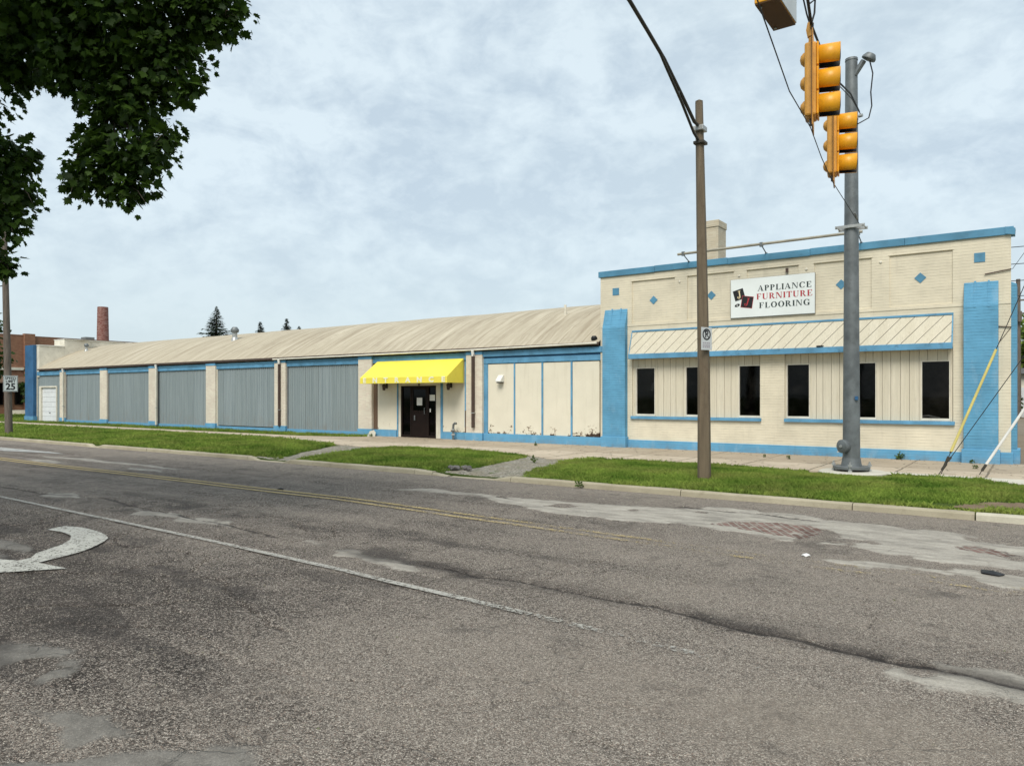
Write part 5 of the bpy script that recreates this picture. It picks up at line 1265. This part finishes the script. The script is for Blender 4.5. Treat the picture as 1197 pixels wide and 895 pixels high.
low = B3(-90, 200, 9.9); limb([base+Vector((.25,.3,4.4)), low.lerp(base+Vector((.3,.3,5.)), .5), low], .08)
for q in ((10, 190, 9.6), (28, 225, 9.5), (10, 262, 9.6), (4, 318, 9.8)): limb([low, low.lerp(B3(*q), .6)+Vector((0,0,.15)), B3(*q)], .022)
for (px, py, pr, dep) in BO[:26]:
    for q in range(3):
        e = B3(px+r3.uniform(-.9,.9)*pr, py+r3.uniform(-.6,1.)*pr, dep+r3.uniform(-.3,.3)); limb([B3(px, py, dep), B3(px, py, dep).lerp(e, .5)+Vector((0,0,.05)), e], .008)
trunk.build('trunk', M['bark'], MT, True)

def broadleaf(loc, h, rad, mat, label, name, n=5000, seed=3, size=.32, low=.25, group=None):
    t = thing(name, label, 'tree', loc, group, True); r = np.random.default_rng(seed); C = []; RR = []
    for k in range(22):
        a = r.uniform(0, 2*math.pi); z = r.uniform(low+.12, .93); q = rad*math.sin(math.pi*min(1, (z-low)/(1-low)*.85+.12))*r.uniform(.35,.8)
        C.append((q*math.cos(a), q*math.sin(a), z*h)); RR.append(rad*r.uniform(.25,.45))
    V, tot, idx, tone = leaf_cloud(C, RR, n, size, .6, .85, .3, False, seed)
    me = np_mesh(V, tot, idx); fattr(me, 'tone', tone); link('crown', me, mat, t)
    m = MB(); m.tube([(0,0,-.2),(0.05,0,h*low),(.1,.05,h*.6),(.1,.1,h*.9)], [rad*.10,rad*.075,rad*.045,rad*.01], 8)
    for c in C[::3]: m.tube([(.05,0,h*low), (c[0]*.5, c[1]*.5, (h*low+c[2])/2+.3), c], [rad*.05, rad*.03, .02], 5)
    m.build('trunk', M['bark'], t, True); return t
broadleaf((-67.5,-1.2,0), 9.6, 4.0, M['leaf_dark'], 'dark leafy street tree in front of the red brick building', 'street_tree', 6500, 3, .34, .18)
broadleaf((-74.0,7.2,0), 4.6, 1.3, M['leaf_dark'], 'small dark shrub against the red brick building', 'shrub', 1500, 13, .26, .1)
broadleaf((.3,54,0), 8.4, 4.2, M['leaf_light'], 'light green tree behind the far right corner of the shop', 'street_tree', 5000, 4, .36, .12)
broadleaf((2.2,46,0), 4.0, 2.6, M['leaf_light'], 'round green bush in front of the grey shed beyond the shop', 'shrub', 3500, 5, .3, .03)
broadleaf((-2.9,47.5,0), 3.6, 2.1, M['leaf_dark'], 'dark green bush in the gap right of the shop', 'shrub', 2600, 6, .28, .03)

def spruce(loc, h, rad, label, seed):
    t = thing('spruce_tree', label, 'tree', loc, 'spruces behind the warehouse roof', True); r = np.random.default_rng(seed); V = []; tone = []
    nb = 760
    for k in range(nb):
        f = (k+.5)/nb; z = h*(.08+.92*f); L = rad*(1-f)**1.0*(r.uniform(.45,1.0) if r.random() < .75 else r.uniform(1.,1.25))+.05; a = r.uniform(0, 2*math.pi); dz = -.22*L+.10*L*f
        ns = int(9+L*14)
        for j in range(ns):
            s_ = r.uniform(.12, 1.); p = np.array([math.cos(a)*L*s_, math.sin(a)*L*s_, z+dz*s_+.12*L*s_*s_])
            w_ = np.array([-math.sin(a), math.cos(a), 0])*(r.uniform(-1,1)); dirn = np.array([math.cos(a), math.sin(a), r.uniform(-.7,.25)])+w_*.9; q = .46*r.uniform(.5,1.1)*(.3+.7*min(1, (1-f)*2.2))
            sd_ = np.cross(dirn, [0,0,1])+r.normal(size=3)*.3; sd_ /= np.linalg.norm(sd_)
            V.append([p-sd_*q*.24, p+dirn*q, p+sd_*q*.24]); tone.append(r.random())
    V = np.array(V); n = len(V); me = np_mesh(V.reshape(-1, 3), np.full(n, 3), np.arange(3*n)); fattr(me, 'tone', np.repeat(tone, 3)); link('crown', me, M['spruce'], t)
    m = MB(); m.tube([(0,0,-.3),(0,0,h*.5),(0,0,h*.97)], [rad*.09,rad*.05,.02], 8); m.build('trunk', M['bark'], t, True)
spruce((-78.0,27.9,0), 12.2, 5.6, 'largest bluish spruce rising behind the warehouse roof', 21)
spruce((-70.5,28.5,0), 10.0, 4.2, 'middle spruce tip just showing above the warehouse roof', 22)
spruce((-66.0,28.6,0), 10.1, 3.6, 'rightmost slim spruce tip above the warehouse roof', 23)
spruce((-65.2,29.6,0), 9.3, 3.6, 'lowest spruce tip barely clearing the roof line beside the slim one', 24)

# ------------------------------------------------------------------ far buildings and chimney
BB = thing('brick_building', 'red brick building with a pier and cream band beyond the warehouse end', 'building', (-88, 18, 0))
MB().box(-100,-78,4,34,-.3,7.40).build('wall', M['red_brick'], BB)
m = MB(); m.box(-78.25,-77.98,4,7.75,7.405,7.50); m.box(-78.25,-77.98,8.75,34,7.405,7.44); m.box(-78.25,-77.75,7.8,8.7,-.2,7.62); m.build('pier', M['red_brick'], BB)
m = MB(); m.box(-77.995,-77.85,4,7.78,4.15,4.4); m.box(-77.995,-77.85,8.72,34,4.15,4.4); m.build('band', M['trim_cream'], BB)
for a, b in ((5.1,6.1),(7.05,7.7),(9.0,10.1)):
    f = MB().box(-77.99,-77.9,a,b,.9,3.3).build('window', M['door_frame'], BB); MB().box(-77.898,-77.89,a+.08,b-.08,.98,3.22).build('pane', M['glass'], f)
MB().box(-77.99,-77.8,6.35,6.75,.2,3.2).build('post', M['trim_cream'], BB)
m = MB(); m.prism([(-77.99,4.6,3.55),(-77.0,4.6,3.0),(-77.0,4.6,2.9),(-77.99,4.6,3.3)], (0,6.,0)); m.build('awning', M['brown_brick'], BB)
m = MB()
for k in range(3): m.box(-77.99+.0,-77.2+.3*(2-k)*1.0,6.0,8.5,-.1,.2+.17*k-.0) if False else m.box(-77.98,-76.6-.35*k,6.2,8.4,-.1+.17*k,.07+.17*k)
m.build('steps', M['trim_cream'], BB)
tag(MB().box(-75.6,-75.1,8.0,8.4,.05,1.3).build('utility_box', M['white_trim'], bevel=.03), 'white utility box near the steps of the red brick building', 'box')
ck = thing('brick_chimney', 'tall round red brick chimney stack behind the warehouse roof', 'chimney', (-93,22.2,0))
MB().lathe([(.84,-.3),(.66,9.),(.60,12.5),(.58,12.6),(.5,12.6),(.5,11.)], (-93,22.2,0), n=24).build('stack', M['chimney_red'], ck, True)
sh = thing('shed', 'low grey roofed shed beyond the right corner of the shop', 'shed', (4, 52, 0))
MB().box(-4.5,12,50,56,-.1,3.5).build('wall', M['trim_cream'], sh); MB().box(-4.9,12.4,49.5,56.5,3.502,3.95).build('roof', M['grey_fascia'], sh)
MB().box(-2,1.0,49.9,49.998,.0,2.4).build('shed_door', M['garage_white'], sh)
# far utility pole and lines
fp = thing('utility_pole', 'far wooden utility pole in the gap right of the shop', 'utility pole', (-1.1,46.6,0))
MB().tube([(-1.1,46.6,-.2),(-1.1,46.6,10.7)], [.20,.14], 10).build('pole', M['wood_pole'], fp, True)
m = MB(); m.box(-2.0,-.1,46.45,46.5,9.0,9.12); m.tube([(-1.0,46.3,7.4),(-1.0,46.3,8.2)], .16, 8); m.box(-1.8,-.4,46.45,46.55,8.0,8.1); m.build('crossarm', M['wood_pole'], fp)
for k, (z, lab) in enumerate(((7.75,'topmost black line'),(7.1,'second black line from the top'),(6.45,'third black line from the top'),(5.85,'lowest black line'))):
    w_ = thing('overhead_wire', lab + ' crossing the sky right of the shop corner', 'wire', (-6, 14.0+k*.25, z))
    MB().tube([(-11.9,14+k*.25,z+.15),(0,14+k*.25,z-.02),(UPx+10,14+k*.25,z+.2)], .016, 5).build('wire', M['wire'], w_, True)
rp = thing('utility_pole', 'utility pole at the back of the lot right of the shop', 'utility pole', (UPx+10,14.3,0))
MB().tube([(UPx+10,14.3,-.2),(UPx+10,14.3,10)], [.18,.13], 10).build('pole', M['wood_pole'], rp, True)
w_ = thing('service_drop', 'thin slanting service wire running down to the top right corner of the shop', 'wire', (-.45,.3,4.9))
MB().tube([(-.48,.3,4.9),(.9,-.6,6.9),(UPx,UPy,10.5)], .006, 5).build('wire', M['wire'], w_, True)

# ------------------------------------------------------------------ small things on the ground
def chunk(loc, s_, seed, mat, name, label, cat, group=None, fl=.5):
    r = random.Random(seed); bm = bmesh.new(); bmesh.ops.create_icosphere(bm, subdivisions=1, radius=1.)
    for v in bm.verts: v.co = Vector((v.co.x*r.uniform(.7,1.25), v.co.y*r.uniform(.6,1.1), v.co.z*fl*r.uniform(.6,1.1)))*s_
    me = bpy.data.meshes.new(name); bm.to_mesh(me); bm.free(); o = link(name, me, mat); o.location = loc; o.rotation_euler.z = r.uniform(0,3); return tag(o, label, cat, group)
for k, (x, y, q) in enumerate(((-11.15,-8.75,.16),(-10.95,-8.6,.13),(-11.35,-8.7,.10),(-10.75,-8.72,.09),(-11.0,-8.42,.08))):
    chunk((x,y,.02), q, 30+k, M['rubble'], 'rubble_chunk', 'broken grey concrete chunk beside the gravel walk at the kerb end', 'rubble', 'broken concrete at the kerb')
chunk((-12.03,-13.01,-.11), .07, 41, M['black_metal'], 'road_debris', 'tiny black scrap lying beside the yellow centre line', 'debris')
chunk((-.36,-13.11,-.115), .13, 42, M['black_metal'], 'road_debris', 'flat black rubber scrap on the pale road patch at right', 'debris', None, .3)
chunk((-2.14,-13.29,-.115), .065, 43, M['white_thing'], 'road_litter', 'small white piece of litter on the road below the exposed bricks', 'litter', None, .3)
def weed(x, y, s_, seed, label, z=.012):
    r = np.random.default_rng(seed); n = 46
    V, tot, idx, tone = leaf_cloud([(0,0,.5*s_)], [s_*.62], n, s_*.42, .6, .8, -.2, False, seed); me = np_mesh(V, tot, idx); fattr(me, 'tone', tone)
    o = link('weed', me, M['weed']); o.location = (x, y, z); tag(o, label, 'weed', 'weeds in the paving')
for x, y, s_, lab in ((-2.95,-.12,.17,'leafy weed at the foot of the shop wall right of the steel pole'),(-7.45,-9.30,.12,'dark weed growing out of the gutter by the kerb'),(-10.5,-6.4,.14,'weed in the middle of the gravel walk'),(-13.9,-1.2,.10,'weed on the sidewalk below the cream panels'),
                      (-6.1,-1.5,.07,'low weed in the sidewalk joint left of the steel pole'),(-5.4,-1.7,.09,'small dark weed in the sidewalk joint nearest the steel pole'),(-1.15,-1.9,.09,'weed in the slab joint by the white guy guard'),(-1.3,-.35,.09,'weed at the foot of the right blue buttress'),(-22.6,-.5,.12,'weed by the wall at the end of the grass strip')):
    weed(x, y, s_, int(abs(x*100)), lab, -.12 if y < -9 else .012)
# fallen leaves and grit on the paving
def leaf_litter():
    r = np.random.default_rng(5); n = 420; x = r.uniform(-21,-.2,n); y = np.where(r.random(n) < .5, r.uniform(-.5,-.05,n), r.uniform(-3.6,-.1,n))
    V = []; 
    for i in range(n):
        a = r.uniform(0,6.28); s_ = r.uniform(.008,.03); c, s2 = math.cos(a)*s_, math.sin(a)*s_
        V.append([(x[i]-c,y[i]-s2,.02),(x[i]+s2*.6,y[i]-c*.6,.022),(x[i]+c,y[i]+s2,.03),(x[i]-s2*.6,y[i]+c*.6,.021)])
    V = np.array(V); me = np_mesh(V.reshape(-1,3), np.full(n,4), np.arange(4*n)); o = stuff(link('leaf_litter', me, M['bark'])); tag(o, 'scattered dry leaf bits and grit on the sidewalk', 'leaf litter')
leaf_litter()
def pebbles():
    r = np.random.default_rng(15); n = 2600; x = np.where(r.random(n) < .6, r.uniform(-12,1.,n), r.uniform(-9,.5,n)); y = np.where(r.random(n) < .45, -9.3-np.abs(r.normal(0,.5,n)), r.uniform(-20.8,-9.4,n))
    z = road_z(x, y); V = []; T_ = []
    tet = np.array([(1,0,0),(-.5,.87,0),(-.5,-.87,0),(0,0,.8),(0,0,-.2)])
    F = np.array([(0,1,3),(1,2,3),(2,0,3)])
    s_ = r.uniform(.004,.013,n); a = r.uniform(0,6.28,n); ca, sa = np.cos(a), np.sin(a)
    P = tet[None]*s_[:,None,None]; Q = P.copy(); Q[...,0] = P[...,0]*ca[:,None]-P[...,1]*sa[:,None]; Q[...,1] = P[...,0]*sa[:,None]+P[...,1]*ca[:,None]
    Q += np.stack([x, y, z], 1)[:,None,:]; idx = (np.arange(n)[:,None,None]*5+F[None]).reshape(-1)
    me = np_mesh(Q.reshape(-1,3), np.full(3*n,3), idx); o = stuff(link('grit', me, M['gravel'])); tag(o, 'loose grit and pebbles scattered on the worn road', 'grit')
pebbles()

for o in bpy.data.objects:
    if '_local' in o: del o['_local']

# ------------------------------------------------------------------ sky, sun, exposure
SUN_EL, SUN_AZ = R(50), R(162)     # azimuth clockwise from +Y: sun high behind the camera, a little to the right
wd = bpy.data.worlds.new('World'); scene.world = wd; wd.use_nodes = True; nt = wd.node_tree; nt.nodes.clear()
class W(T):
    def __init__(s, tree): s.t = tree
q = W(nt)
sky = q.n('TexSky', sky_type='NISHITA', sun_disc=False, sun_elevation=SUN_EL, sun_rotation=SUN_AZ, air_density=1., dust_density=2., ozone_density=1.)
gen = q.n('TexCoord').outputs['Generated']
dx, dy, dz = q.xyz(gen)
den = q.ma('ADD', q.ma('MAXIMUM', dz, 0.), .30)
pl = q.cmb(q.ma('DIVIDE', dx, den), q.ma('DIVIDE', dy, den), 0.)
big = q.noise(pl, 1.0, 5, .55, .4)
gs = q.map(gen, (1., 1., 1.7))
med = q.noise(gs, 8., 6, .58, .5)
fin = q.noise(gs, 24., 5, .6, .3)
tex = q.ma('ADD', q.ma('MULTIPLY', big, .32), q.ma('ADD', q.ma('MULTIPLY', med, .42), q.ma('MULTIPLY', fin, .26)))
f = q.rng(tex, .435, .565)
hi = q.rng(dz, .03, .26)                                   # smooth pale veil low in the sky, mottled deck above
deck = q.mix(f, (2.62, 3.14, 3.56), (3.52, 4.05, 4.34))
cl = q.mix(q.ma('MULTIPLY', hi, q.rng(q.noise(pl, .5, 2), .30, .50, .3, 1.)), (3.08, 3.60, 3.80), deck)
col = q.mix(.93, sky.outputs[0], cl)
bg = q.n('Background', {'Color': col, 'Strength': .1})
ow = q.n('OutputWorld', {'Surface': bg.outputs[0]})
sl = bpy.data.lights.new('sun', 'SUN'); sl.energy = 1.5; sl.angle = R(30); sl.color = (1., .95, .86)
so = bpy.data.objects.new('sun', sl); COL.objects.link(so)
d = Vector((math.sin(SUN_AZ)*math.cos(SUN_EL), math.cos(SUN_AZ)*math.cos(SUN_EL), math.sin(SUN_EL)))
so.rotation_euler = d.to_track_quat('Z', 'Y').to_euler(); so.location = d*60
vs = scene.view_settings; vs.view_transform = 'Standard'; vs.look = 'None'; vs.gamma = 1.; vs.exposure = 1.14; vs.use_curve_mapping = False
